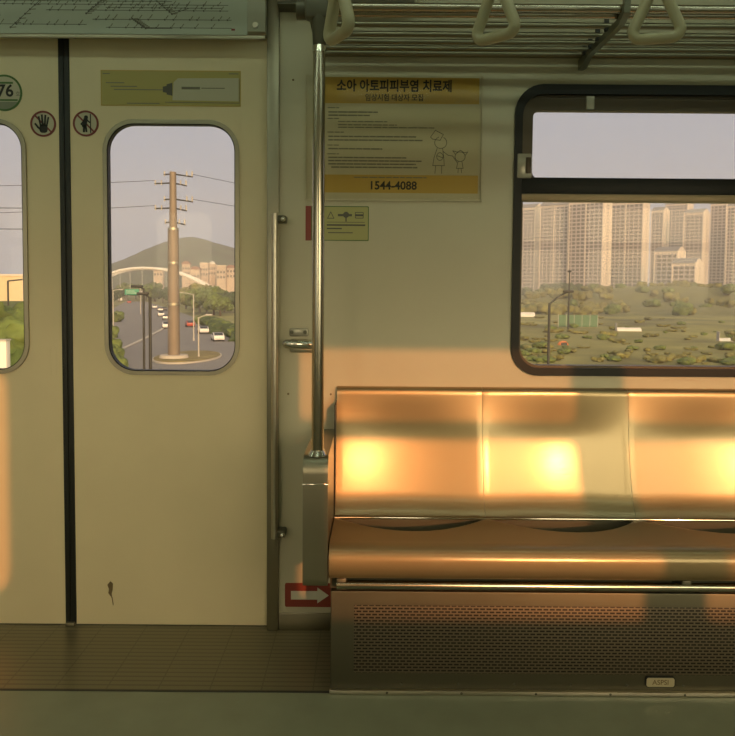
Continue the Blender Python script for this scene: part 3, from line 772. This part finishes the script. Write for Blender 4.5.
# ================================================================== ceiling lamps
lamp0 = empty('ceiling_light', (0, -.80, Z_TOP))
MB().box(-1.25, 1.25, -.09, .09, -.03, 0, .004).build('housing', M['ceil'], lamp0)
MB().box(-1.22, 1.22, -.025, .025, -.055, -.028, .010).build('diffuser', M['lamp'], lamp0)
for i, (x, y, lb) in enumerate(((-1.9, -.80, 'long tube ceiling light over the door'), (.8, -.80, 'long tube ceiling light over the bench'), (-1.9, -2.0, 'long tube ceiling light at the opposite door'), (.8, -2.0, 'long tube ceiling light over the opposite seats'))):
    o = lamp0 if i == 0 else copy_tree(lamp0)
    o.location = (x, y, Z_TOP); tag(o, lb, 'ceiling light', 'ceiling lights')

# ================================================================== outside
gr_ = MB().grid([[(x, y, GZ) for x in (-1500, -600, -200, 0, 200, 600, 1500)] for y in (12, 60, 200, 500, 1000, 3000)]).build('ground', M['soil'])
tag(gr_, 'green brown open land below the railway', 'ground', kind='structure')
# the railway's own bank next to the train
def road_poly(pts, z, name, material, label, cat):
    b = MB(); vs = [b.bm.verts.new((p.x, p.y, z)) for p in pts]; b.bm.faces.new(vs)
    o = b.build(name, material, smooth=False); return tag(o, label, cat, kind='structure')
rd = [gp(*p) for p in ((60, 372), (96, 330), (112, 309), (126, 301.5), (146, 301.5), (168, 308), (196, 318), (222, 328), (262, 345), (300, 372))]
road_poly(rd, GZ + .05, 'road', M['asphalt'], 'wide grey road curving away with traffic on it', 'road')

def island(name, cx, cy, rx, ry, z, label):
    t = empty(name, (cx, cy, z), label=label, cat='traffic island', kind='structure')
    MB().prism([(rx * math.cos(2 * PI * k / 36), ry * math.sin(2 * PI * k / 36)) for k in range(36)], 0, .25, 'Z').build('kerb', M['kerb'], t)
    MB().prism([(.95 * rx * math.cos(2 * PI * k / 36), .95 * ry * math.sin(2 * PI * k / 36)) for k in range(36)], .2, .33, 'Z').build('grass', M['island'], t)
ip = gp(188, 358)
island('traffic_island', ip.x, ip.y, 4.3, 8.5, GZ, 'round kerbed traffic island of dry grass around the steel pylon')

kb = MB()
strip = [gp(*p_) for p_ in ((112, 354), (128, 347), (146, 338.5), (160, 331), (164, 328))]
for a_, b_ in zip(strip[:-1], strip[1:]):
    d_ = (b_ - a_).normalized(); n_ = Vector((-d_.y, d_.x, 0)) * .28
    vs = [(a_ - n_).to_2d(), (a_ + n_).to_2d(), (b_ + n_).to_2d(), (b_ - n_).to_2d()]
    kb.prism([(v.x, v.y) for v in vs], GZ + .04, GZ + .2, 'Z')
tag(kb.build('kerb_line', M['kerb'], smooth=False), 'pale kerb line dividing the lanes left of the pylon', 'kerb', kind='structure')

# hills
def hill(name, xs, ys, peaks, base, label, material):
    rows = []
    for y in ys:
        row = []
        for x in xs:
            z = base
            for px, py, sx_, sy_, hgt in peaks: z += hgt * math.exp(-((x - px) / sx_) ** 2 - ((y - py) / sy_) ** 2)
            z += 3.0 * noise.noise(Vector((x * .02, y * .02, 0))) + 1.6 * noise.noise(Vector((x * .09, y * .09, 3)))
            row.append((x, y, z))
        rows.append(row)
    return tag(MB().grid(rows).build(name, material, angle=180), label, 'hill', kind='structure')
def frange(a, b, n): return [a + (b - a) * k / (n - 1) for k in range(n)]
hill('hill', frange(-620, 120, 120), frange(700, 1150, 40), [(-226, 920, 62, 120, 55), (-150, 930, 60, 120, 36), (-310, 900, 70, 110, 20), (-420, 930, 120, 120, 16), (0, 950, 120, 120, 20)], GZ - 3, 'hazy wooded hill behind the arched bridge', M['wood_hill'])
hill('hill', frange(60, 420, 90), frange(250, 470, 50), [(190, 360, 75, 60, 10.0), (110, 390, 50, 50, 6.0), (300, 360, 90, 60, 9.5)], GZ - 1.0, 'low scrubby mound in front of the apartment towers', M['leaf_dry'])

# trees and shrubs
def blob(b, c, r, sq, seed, sub=3, amp=.35):
    res = bmesh.ops.create_icosphere(b.bm, subdivisions=sub, radius=1, matrix=Matrix.Identity(4))
    for v in res['verts']:
        d = v.co.normalized(); k = 1 + amp * noise.noise(d * 2.2 + Vector((seed, 0, 0))) + amp * .7 * noise.noise(d * 6 + Vector((0, seed, 0))) + amp * .45 * noise.noise(d * 15 + Vector((0, seed, seed)))
        v.co = Vector(c) + Vector((d.x * r * k, d.y * r * k, d.z * r * k * sq))
def crown_mesh(seed, n, spread, zc):
    random.seed(seed); b = MB()
    for k in range(n):
        a = random.uniform(0, 2 * PI); q = random.uniform(.2, 1) * spread
        blob(b, (q * math.cos(a), q * math.sin(a), zc + random.uniform(-.28, .42) * spread), random.uniform(.34, .56) * spread, .9, seed * 7 + k, sub=4)
    return b
tree_protos = []
for sd, mk in ((1, 'leaf'), (2, 'leaf_dark'), (3, 'leaf_dry')):
    t = empty('tree', (0, 0, GZ))
    crown_mesh(sd, 11, 3.1, 3.3).build('crown', M[mk], t, angle=75)
    MB().tube([(0, 0, -.3), (.1, .05, 1.2), (.0, .1, 2.4), (.2, 0, 3.6)], [.32, .26, .2, .12], n=8).build('trunk', M['bark'], t)
    tree_protos.append([t, False])
def put_tree(i, p, s, label, group, rz=None):
    t, used = tree_protos[i]
    if used: o = copy_tree(t)
    else: o = t; tree_protos[i][1] = True
    o.location = p; o.scale = (s, s, s * random.uniform(.9, 1.15)); o.rotation_euler = (0, 0, random.uniform(0, 6.28) if rz is None else rz)
    tag(o, label, 'tree', group)
random.seed(11)
for px, py, s in ((112, 306, 1.0), (119, 302, 1.3), (127, 299.5, 1.4), (136, 299.5, 1.5), (146, 300, 1.5), (155, 301.5, 1.45), (163, 303, 1.35), (151, 299, 1.8), (139, 298, 1.8), (124, 298, 1.7)):
    put_tree(random.choice((0, 1)), gp(px, py), s, 'dark leafy tree in the row at the far end of the road', 'trees at the far end of the road')
for px, py, s in ((186, 309, 1.25), (193, 311, 1.3), (200, 312.5, 1.35), (207, 314, 1.3), (214, 315, 1.2), (220, 316, 1.0), (198, 308, 1.6), (208, 309, 1.6), (190, 306, 1.6), (218, 310, 1.3)):
    put_tree(random.choice((0, 0, 2)), gp(px, py), s, 'round green tree in the clump right of the pylon', 'trees right of the pylon')
for px, py, s in ((224, 312, 1.2), (232, 310, 1.2), (240, 312, 1.3), (172, 305, 1.4)):
    put_tree(1, gp(px, py), s, 'dark tree below the pink hillside houses', 'trees below the hillside houses')
# clipped hedge bushes on the right of the road
def shrub(seed, mk, n=5):
    random.seed(seed); b = MB()
    for k in range(n): blob(b, (random.uniform(-.8, .8), random.uniform(-.6, .6), random.uniform(.25, .7)), random.uniform(.5, .8), .85, seed * 5 + k, sub=3)
    s_ = empty('shrub', (0, 0, GZ)); b.build('foliage', M[mk], s_, angle=75); return s_
sp_ = [[shrub(21, 'leaf'), False], [shrub(22, 'leaf_dark'), False], [shrub(23, 'leaf_dry'), False]]
def put_shrub(i, p, s, label, group, sz=1.0):
    t, used = sp_[i]
    if used: o = copy_tree(t)
    else: o = t; sp_[i][1] = True
    o.location = p; o.scale = (s * random.uniform(.9, 1.5), s, s * sz); o.rotation_euler = (0, 0, random.uniform(0, 6.28)); tag(o, label, 'shrub', group)
random.seed(12)
for k in range(11):
    f = k / 10; put_shrub(k % 2, gp(203 + 48 * f, 324 + 19 * f), 1.9, 'rounded bush in the hedge along the right side of the road', 'hedge bushes beside the road', .9)
for px, py, s in ((112, 352, 1.6), (116, 362, 1.5), (109, 338, 1.8), (122, 368, 1.0), (114, 322, 1.8)):
    put_shrub(0, gp(px, py), s, 'light green roadside bush at the left of the door window', 'bushes on the left roadside', 1.2)
# mound scrub
def mound_z(x, y):
    z = GZ - 1.0
    for px, py, sx_, sy_, hgt in [(190, 360, 75, 60, 10.0), (110, 390, 50, 50, 6.0), (300, 360, 90, 60, 9.5)]: z += hgt * math.exp(-((x - px) / sx_) ** 2 - ((y - py) / sy_) ** 2)
    return max(GZ, z)
for k in range(70):
    y = random.uniform(265, 385); x = y * random.uniform(.20, .50)
    put_shrub(random.choice((0, 2, 2)), (x, y, mound_z(x, y) - .2), random.uniform(1.8, 3.4), 'olive scrub bush growing on the mound before the towers', 'scrub on the mound', random.uniform(.8, 1.3))
for k in range(150):
    py = random.uniform(318, 366); px = random.uniform(515, 790)
    put_shrub(random.choice((0, 2, 2)), gp(px, py), random.uniform(.4, 1.2), 'low bush in the open field below the towers', 'field bushes', random.uniform(.5, .9))
for k in range(16):
    px = 523 + 15 * k + random.uniform(-4, 4)
    put_tree(random.choice((1, 1, 0)), at(px, 300, 520) * 1 + Vector((0, 0, GZ - at(px, 300, 520).z)), random.uniform(1.3, 2.2), 'dark tree at the foot of the apartment towers', 'trees at the foot of the towers')

# ------------------------------------------------------------------ apartment towers
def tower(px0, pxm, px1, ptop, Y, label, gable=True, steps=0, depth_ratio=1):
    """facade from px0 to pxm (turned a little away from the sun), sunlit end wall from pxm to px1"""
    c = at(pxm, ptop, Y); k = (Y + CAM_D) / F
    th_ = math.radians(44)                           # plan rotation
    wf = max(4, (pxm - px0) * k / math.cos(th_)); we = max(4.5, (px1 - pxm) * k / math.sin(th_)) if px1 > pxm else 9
    we = min(we, 16)
    H = c.z - GZ
    t = empty('apartment_tower', (c.x, Y, GZ), -th_, label=label, cat='apartment tower', group='apartment towers beyond the window')
    # local: x along the facade (towards -x), y into depth; corner at the origin
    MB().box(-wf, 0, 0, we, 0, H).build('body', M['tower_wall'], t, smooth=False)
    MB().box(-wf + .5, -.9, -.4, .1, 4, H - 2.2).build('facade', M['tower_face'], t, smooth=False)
    n = max(1, round(wf / 19))
    for i in range(n + 1):
        x = -wf + (wf - .8) * i / n
        MB().box(x, x + .9, -.9, .3, 0, H - .6).build('pier', M['tower_wall'], t, smooth=False)
    MB().box(-.1, .25, we * .36, we * .64, 4, H - 3).build('end_windows', M['tower_side'], t, smooth=False)
    if gable:
        r_ = MB(); r_.prism([(-1.0, H), (we + .8, H), (we * .55, H + 4.0), (we * .45, H + 4.0)], -wf - .5, -.6, 'X'); r_.build('roof', M['tower_roof'], t, smooth=False)
        g_ = MB(); g_.prism([(0, H), (we, H), (we * .55, H + 3.6), (we * .45, H + 3.6)], -.6, 0, 'X'); g_.build('gable', M['tower_wall'], t, smooth=False)
    else:
        MB().box(-wf - .4, .4, -1.0, we + .4, H, H + 1.0).build('roof', M['tower_roof'], t, smooth=False)
    if steps:
        MB().box(-wf * .62, -wf * .38, 2, we - 1, H, H + 5).build('stair_tower', M['tower_wall'], t, smooth=False)
    return t
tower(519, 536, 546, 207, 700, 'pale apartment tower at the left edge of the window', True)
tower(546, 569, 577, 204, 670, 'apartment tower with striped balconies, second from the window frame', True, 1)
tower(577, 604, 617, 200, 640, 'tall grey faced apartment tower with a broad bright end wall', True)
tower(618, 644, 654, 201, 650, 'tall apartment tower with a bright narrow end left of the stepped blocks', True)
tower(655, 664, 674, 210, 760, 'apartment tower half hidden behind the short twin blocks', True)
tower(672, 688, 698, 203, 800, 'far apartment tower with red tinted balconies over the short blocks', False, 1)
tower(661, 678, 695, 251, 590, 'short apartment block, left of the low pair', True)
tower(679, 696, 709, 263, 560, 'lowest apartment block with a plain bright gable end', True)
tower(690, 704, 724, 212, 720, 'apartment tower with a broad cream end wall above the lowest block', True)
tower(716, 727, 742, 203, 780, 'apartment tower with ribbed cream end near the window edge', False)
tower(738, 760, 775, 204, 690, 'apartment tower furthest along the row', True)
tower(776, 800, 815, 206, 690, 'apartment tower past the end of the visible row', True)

# ------------------------------------------------------------------ steel pylon with wires
pb_ = gp(174, 360); PYx, PYy = pb_.x, pb_.y
ppk = (PYy + CAM_D) / F
top_z = at(172, 172, PYy).z
py_ = empty('utility_pole', (PYx, PYy, GZ), label='tall tan steel utility pole with cross arms on the traffic island', cat='utility pole')
Ht = top_z - GZ
MB().tube([(0, 0, 0), (0, 0, Ht * .30), (0, 0, Ht * .695), (0, 0, Ht * .70), (0, 0, Ht)], [.80, .76, .70, .50, .42], n=20).build('shaft', M['steel_pole'], py_)
MB().cyl((0, 0, 0), (0, 0, .7), 2.0, 1.8, n=24).build('footing', M['kerb'], py_)
for z in (.30, .52, .70):
    MB().cyl((0, 0, Ht * z - .15), (0, 0, Ht * z + .15), 1.0 - .4 * z, n=20).build('flange', M['steel_dark'], py_)
def zof(p): return at(177, p, PYy).z - GZ
for yy, xl, xr in ((174, -1.2, 2.6), (183, -2.4, 1.8), (199, -1.2, 2.6), (208, -2.4, 1.8), (222, -1.1, 1.6)):
    z = zof(yy)
    a_ = MB(); a_.cyl((xl, 0, z - .1), (0, 0, z), .10, n=8); a_.cyl((0, 0, z), (xr, 0, z - .35), .10, n=8)
    am = a_.build('cross_arm', M['post_dark'], py_)
    for x in (xl + .1, xl + .9, xr - .8, xr - .1):
        MB().cyl((x, 0, z - .3), (x, 0, z + .35), .10, n=8).build('insulator', M['post_grey'], am)
def wire(name, p, q, sag, label, r=.035):
    pts = [(Vector(p).lerp(Vector(q), k / 16)) - Vector((0, 0, sag * 4 * (k / 16) * (1 - k / 16))) for k in range(17)]
    tag(MB().tube(pts, r, n=5).build(name, M['post_dark']), label, 'wire', 'overhead wires')
for xo, z, dz, lb in ((-2.3, 183, 0, 'overhead wire running left from the upper cross arm of the pole'), (-2.3, 208, 0, 'overhead wire running left from the lower cross arm of the pole')):
    zz = zof(z) + GZ
    wire('overhead_wire', (PYx + xo, PYy, zz + .3), (PYx - 60, PYy - 25, zz - 3.5), .8, lb)
for xo, z, lb in ((2.4, 174, 'overhead wire running right from the topmost cross arm'), (2.4, 199, 'overhead wire running right from the middle cross arm')):
    zz = zof(z) + GZ
    wire('overhead_wire', (PYx + xo, PYy, zz + .0), (PYx + 90, PYy + 160, zz + 6), 2.0, lb)

# ------------------------------------------------------------------ lamp posts, sign
def lamp_post(px, ptop, Y, r, material, arm, label, dbl=False):
    p = at(px, ptop, Y); t = empty('lamp_post', (p.x, Y, GZ), label=label, cat='lamp post'); H = p.z - GZ
    MB().cyl((0, 0, 0), (0, 0, H), r * 1.2, r, n=12).build('post', material, t)
    MB().cyl((0, 0, 0), (0, 0, .5), r * 2.2, r * 1.6, n=12).build('base', material, t)
    if arm:
        ax, az = arm
        a_ = MB().tube([(0, 0, H - .1), (ax * .5, 0, H + az * .6), (ax, 0, H + az)], r * .7, n=8).build('arm', material, t)
        MB().box(ax - .45, ax + .45, -.15, .15, H + az - .1, H + az + .1, .06).build('lantern', material, t)
    else:
        MB().ball((0, 0, H + .15), r * 3.2, sz=.55).build('lantern', material, t)
lamp_post(143.5, 288, 55, .085, M['post_dark'], (-.5, .12), 'dark lamp post with a flat head, left of the close pair')
lamp_post(150, 297, 55, .115, M['post_dark'], (-.55, .25), 'thick dark lamp post, right of the close pair')
lamp_post(193.5, 294, 130, .10, M['post_grey'], (-2.4, .25), 'pale street lamp with an arm reaching left beside the pylon')
lamp_post(198.5, 317, 98, .09, M['post_grey'], (1.4, .3), 'short pale street lamp beside the traffic island')
lamp_post(549.5, 303, 62, .11, M['post_dark'], (1.6, 1.0), 'dark field lamp post with raised arm seen through the bench window')
lamp_post(569.5, 272, 165, .15, M['post_dark'], None, 'dark slim post standing deeper in the field')
lamp_post(113, 290, 150, .10, M['post_grey'], (1.6, .1), 'pale pole at the left edge of the door window')
sp0 = at(131, 292, 240)
sg_ = empty('road_sign', (sp0.x, 240, GZ), label='green road sign board on a post over the road', cat='road sign')
MB().cyl((3.0, .2, 0), (3.0, .2, sp0.z - GZ + 1.2), .14, n=10).build('post', M['post_grey'], sg_)
MB().box(-2.0, 2.6, -.1, .05, sp0.z - GZ - .9, sp0.z - GZ + .9, .05).build('board', M['sign_green'], sg_)
MB().box(-1.0, 3.1, .05, .2, sp0.z - GZ - .1, sp0.z - GZ + .1).build('arm', M['post_grey'], sg_)
sl_ = MB(); sl_.box(-1.5, 1.2, -.13, -.09, sp0.z - GZ + .25, sp0.z - GZ + .4); sl_.box(-1.5, 1.8, -.13, -.09, sp0.z - GZ - .4, sp0.z - GZ - .25); sl_.build('lettering_strokes', M['white'], sg_)

# ------------------------------------------------------------------ arched bridge
bY = 430
def bp(px, py): return at(px, py, bY)
ab = empty('arch_bridge', (bp(150, 285).x, bY, GZ), label='long white arched bridge below the wooded hill', cat='bridge')
def PA(o):
    put(o, ab); return o
apts = [bp(x, y) for x, y in ((96, 281), (104, 276.5), (112, 273), (120, 270.5), (130, 268.7), (142, 268), (154, 268.5), (166, 270), (176, 272.5), (186, 276), (196, 280.5), (206, 286), (216, 291), (226, 294.5))]
PA(MB().tube(apts, .85, n=10).build('arch_rib', M['bridge']))
PA(MB().tube([p + Vector((0, 9, 0)) for p in apts], .85, n=10).build('arch_rib', M['bridge']))
dz_ = bp(150, 293).z
PA(MB().box(bp(60, 293).x, bp(245, 293).x, bY - 1, bY + 10, dz_ - .8, dz_ + .8).build('deck', M['bridge']))
for i in range(1, 11):
    p = apts[i]
    if p.z > dz_ + 2: PA(MB().cyl((p.x, p.y, dz_), (p.x, p.y, p.z), .10, n=6).build('hanger', M['bridge']))
for px in (70, 120, 185, 238):
    p = bp(px, 293); PA(MB().box(p.x - 1.2, p.x + 1.2, bY, bY + 9, GZ, dz_ - .6).build('pier', M['bridge']))

# ------------------------------------------------------------------ houses on the hillside
def house(px, py_base, px_w, hgt, Y, label, wallm, roof=True, dome=False):
    p = at(px, py_base, Y); k = (Y + CAM_D) / F; w = px_w * k
    t = empty('house', (p.x, Y, min(p.z, GZ + 40)), label=label, cat='house')
    z0 = GZ - p.z if p.z > GZ else 0
    MB().box(-w / 2, w / 2, 0, w * .8, z0, hgt).build('wall', wallm, t, smooth=False)
    if dome: MB().ball((0, w * .4, hgt), w * .42, n=16).build('dome', M['bridge'], t)
    elif roof: MB().prism([(-w / 2 - .6, hgt), (w / 2 + .6, hgt), (w * .2, hgt + 2.2), (-w * .2, hgt + 2.2)], -.6, w * .8 + .6, 'Y').build('roof', M['house_roof'], t, smooth=False)
    else: MB().box(-w / 2 - .3, w / 2 + .3, -.3, w * .8 + .3, hgt, hgt + .7).build('roof', M['tower_wall'], t, smooth=False)
    for i in range(3):
        for j in range(max(1, int(hgt // 4))):
            x = -w / 2 + w * (i + .5) / 3
            MB().box(x - w * .09, x + w * .09, -.08, .1, 1.2 + j * 3.6, 2.9 + j * 3.6).build('window', M['pane_dark'], t, smooth=False)
house(186, 276, 8, 9, 560, 'pink house just right of the pylon on the slope', M['house'])
house(195, 279, 9, 7, 540, 'low pink house between two taller ones on the slope', M['house'])
house(204, 277, 8, 10, 555, 'tall pink house left of the domed one on the slope', M['house'], False)
house(212, 276, 7, 9, 560, 'pale building with a small white dome on the slope', M['house'], False, True)
house(221, 280, 9, 10, 540, 'wide pink house on the slope near the window edge', M['house'], False)
house(231, 279, 9, 8, 545, 'pink house at the far right end of the slope', M['house'])
house(158, 277, 9, 5, 580, 'small tan house under the bridge arch', M['house'])
# beige hall seen through the left leaf
hb_ = at(12, 303, 170)
t = empty('warehouse', (hb_.x, 170, GZ), label='plain beige flat roofed building seen through the left door leaf', cat='building')
MB().box(-14, 4.3, 0, 14, 0, at(12, 276, 170).z - GZ).build('wall', M['house_beige'], t, smooth=False)
MB().box(-14.2, 4.5, -.2, 14.2, at(12, 276, 170).z - GZ, at(12, 276, 170).z - GZ + .4).build('roof_edge', M['tower_wall'], t, smooth=False)
MB().box(-14.2, 4.6, -.6, .1, 0, at(12, 301, 170).z - GZ).build('plinth', M['leaf_dark'], t, smooth=False)
fr = empty('gantry_frame', (at(8, 290, 60).x, 60, GZ), label='thin dark post frame in front of the beige building', cat='frame')
z_t = at(8, 281, 60).z - GZ
MB().cyl((0, 0, 0), (0, 0, z_t), .08, n=8).build('post', M['post_dark'], fr)
MB().cyl((0, 0, z_t), (1.35, 0, z_t + .15), .06, n=8).build('cross_bar', M['post_dark'], fr)
MB().cyl((1.35, 0, 0), (1.35, 0, z_t + .5), .12, n=8).build('post', M['post_grey'], fr)
random.seed(31)
for px, Y, zt, lb in ((9, 46, 316, 'leafy tree by the thin post frame, the larger one'), (20, 50, 312, 'leafy tree beside the beige building, the smaller one')):
    q = at(px, zt, Y); put_tree(0, (q.x, Y, GZ), (q.z - GZ) / 5.2, lb, None)
vb = at(0, 352, 40)
vv = empty('service_box', (vb.x, 40, GZ), label='white roadside cabinet low in the left door window', cat='cabinet')
MB().box(-.4, .35, 0, .5, 0, at(2, 341, 40).z - GZ, .03).build('casing', M['bridge'], vv); MB().box(-.44, .39, -.05, .55, at(2, 341, 40).z - GZ, at(2, 341, 40).z - GZ + .08).build('lid', M['post_grey'], vv)
for pz, lb in ((207, 'upper overhead wire crossing the left door window'), (228, 'lower overhead wire crossing the left door window')):
    a, b = at(-80, pz - 1, 90), at(34, pz + .5, 90)
    q = at(108, pz + 2, 90)
    wire('overhead_wire', a, at(60, pz + 1, 90), .1, lb, .05)
wp = at(60, 200, 90)
t = empty('utility_pole', (at(60, 200, 90).x, 90, GZ), label='thin wire pole hidden behind the door seam', cat='utility pole')
MB().cyl((0, 0, 0), (0, 0, at(60, 204, 90).z - GZ), .18, .12, n=10).build('shaft', M['post_dark'], t)

# ------------------------------------------------------------------ cars
def make_car():
    t = empty('car', (0, 0, 0))
    prof = [(-2.2, .30), (2.2, .30), (2.25, .55), (2.15, .78), (1.2, .92), (.55, 1.38), (-.95, 1.42), (-1.65, 1.0), (-2.2, .95), (-2.28, .6)]
    b = MB(); b.prism(prof, -.85, .85, 'Y')
    es = [e for e in b.bm.edges]
    bmesh.ops.bevel(b.bm, geom=es, offset=.07, segments=2, affect='EDGES')
    b.build('body', M['car_white'], t)
    g = MB(); g.prism([(1.08, .95), (.52, 1.33), (-.92, 1.36), (-1.5, 1.0)], -.865, .865, 'Y'); g.build('side_windows', M['car_glass'], t)
    MB().prism([(1.22, .93), (.60, 1.35), (.64, 1.37), (1.27, .95)], -.72, .72, 'Y').build('windscreen', M['car_glass'], t)
    MB().prism([(-1.68, 1.0), (-1.0, 1.40), (-1.03, 1.43), (-1.72, 1.03)], -.70, .70, 'Y').build('rear_window', M['car_glass'], t)
    for x in (-1.35, 1.38):
        for y in (-.80, .80):
            w = MB().cyl((x, y - .1, .32), (x, y + .1, .32), .32, n=16).build('wheel', M['tyre'], t)
    return t
car0 = make_car(); used = False
cars = [(217.5, 341, 'white', 'white car furthest down the right lane, nearest the hedge', (203, 333)), (203, 333.5, 'white', 'white car in the right lane ahead of a red one', (190, 327)), (190, 327, 'red', 'red fronted car beside the pale street lamp', (178, 321)),
        (166.5, 328.5, 'white', 'white car close left of the pylon foot', (160, 318)), (166, 320, 'silver', 'silver car queuing second from the pylon foot', (160, 314)), (161, 316.5, 'white', 'white car in the middle of the left queue', (157, 312)),
        (160, 311.5, 'silver', 'silver car in the left queue behind two white ones', (155, 308)), (164, 311, 'black', 'dark car beside the silver one in the queue', (158, 308)), (154.5, 308.5, 'white', 'small pale car at the far end of the queue', (150, 305.5)), (129, 303.3, 'red', 'distant reddish vehicle under the green road sign', (125, 302))]
for px, py, col, lb, nxt in cars:
    o = copy_tree(car0) if used else car0
    used = True
    p, q = gp(px, py), gp(*nxt); d = q - p
    o.location = (p.x, p.y, GZ + .05); o.rotation_euler = (0, 0, math.atan2(d.y, d.x)); o.scale = (1.05,) * 3
    tag(o, lb, 'car', 'cars on the road')
    for c in o.children:
        if c.name.startswith('body') and col != 'white':
            c.data = c.data.copy(); c.data.materials[0] = M['car_' + col]

# ------------------------------------------------------------------ field things under the towers
def greenhouse(px0, px1, py, Yw, label):
    p = gp((px0 + px1) / 2, py); k = (p.y + CAM_D) / F; w = (px1 - px0) * k
    t = empty('greenhouse', p, label=label, cat='greenhouse')
    arcp = [(Yw * math.cos(math.radians(a)), Yw * .8 * math.sin(math.radians(a))) for a in range(0, 181, 12)]
    MB().prism(arcp, -w / 2, w / 2, 'X').build('film_cover', M['sheet'], t)
    MB().box(-w / 2 - .05, -w / 2 + .02, -.6, .6, 0, 1.8).build('end_door', M['post_grey'], t)
greenhouse(518, 534, 316.5, 1.8, 'white tunnel greenhouse at the left of the field')
greenhouse(616, 640, 331, 1.0, 'low pale tunnel greenhouse in the middle of the field')
greenhouse(718, 732, 341, .7, 'small pale tunnel greenhouse at the right of the field')
p = gp(572, 327); k = p.y / F
t = empty('green_fence', p, label='green netted site fence at the field edge', cat='fence')
MB().box(-14 * k, 26 * k, -.05, .05, .1, 3.0).build('netting', M['net_green'], t)
for i in range(6): MB().cyl((-14 * k + i * 8 * k, 0, 0), (-14 * k + i * 8 * k, 0, 3.2), .08, n=8).build('post', M['post_grey'], t)
p = gp(563, 345)
t = empty('tarp_tent', p, label='small orange tarp tent in the field', cat='tent')
MB().ball((0, 0, 0), .8, sx=1.2, sz=.9, n=16).build('tarp_cover', M['orange'], t); MB().box(-.5, .5, -.82, -.72, 0, .5).build('entrance_flap', M['post_dark'], t)

# ------------------------------------------------------------------ haze over the land
HZ = bpy.data.materials.new('summer_haze'); HZ.use_nodes = True
t = HZ.node_tree; t.nodes.clear(); o_ = t.nodes.new('ShaderNodeOutputMaterial'); v_ = t.nodes.new('ShaderNodeVolumeScatter')
v_.inputs['Color'].default_value = (1.0, 0.94, 0.88, 1); v_.inputs['Density'].default_value = .0007; v_.inputs['Anisotropy'].default_value = 0.0
t.links.new(v_.outputs[0], o_.inputs['Volume'])
hz = MB().box(-1400, 1400, 25, 1500, GZ - 6, 140).build('haze', HZ, smooth=False)
tag(hz, 'warm evening haze lying over the land outside', 'haze', kind='stuff')
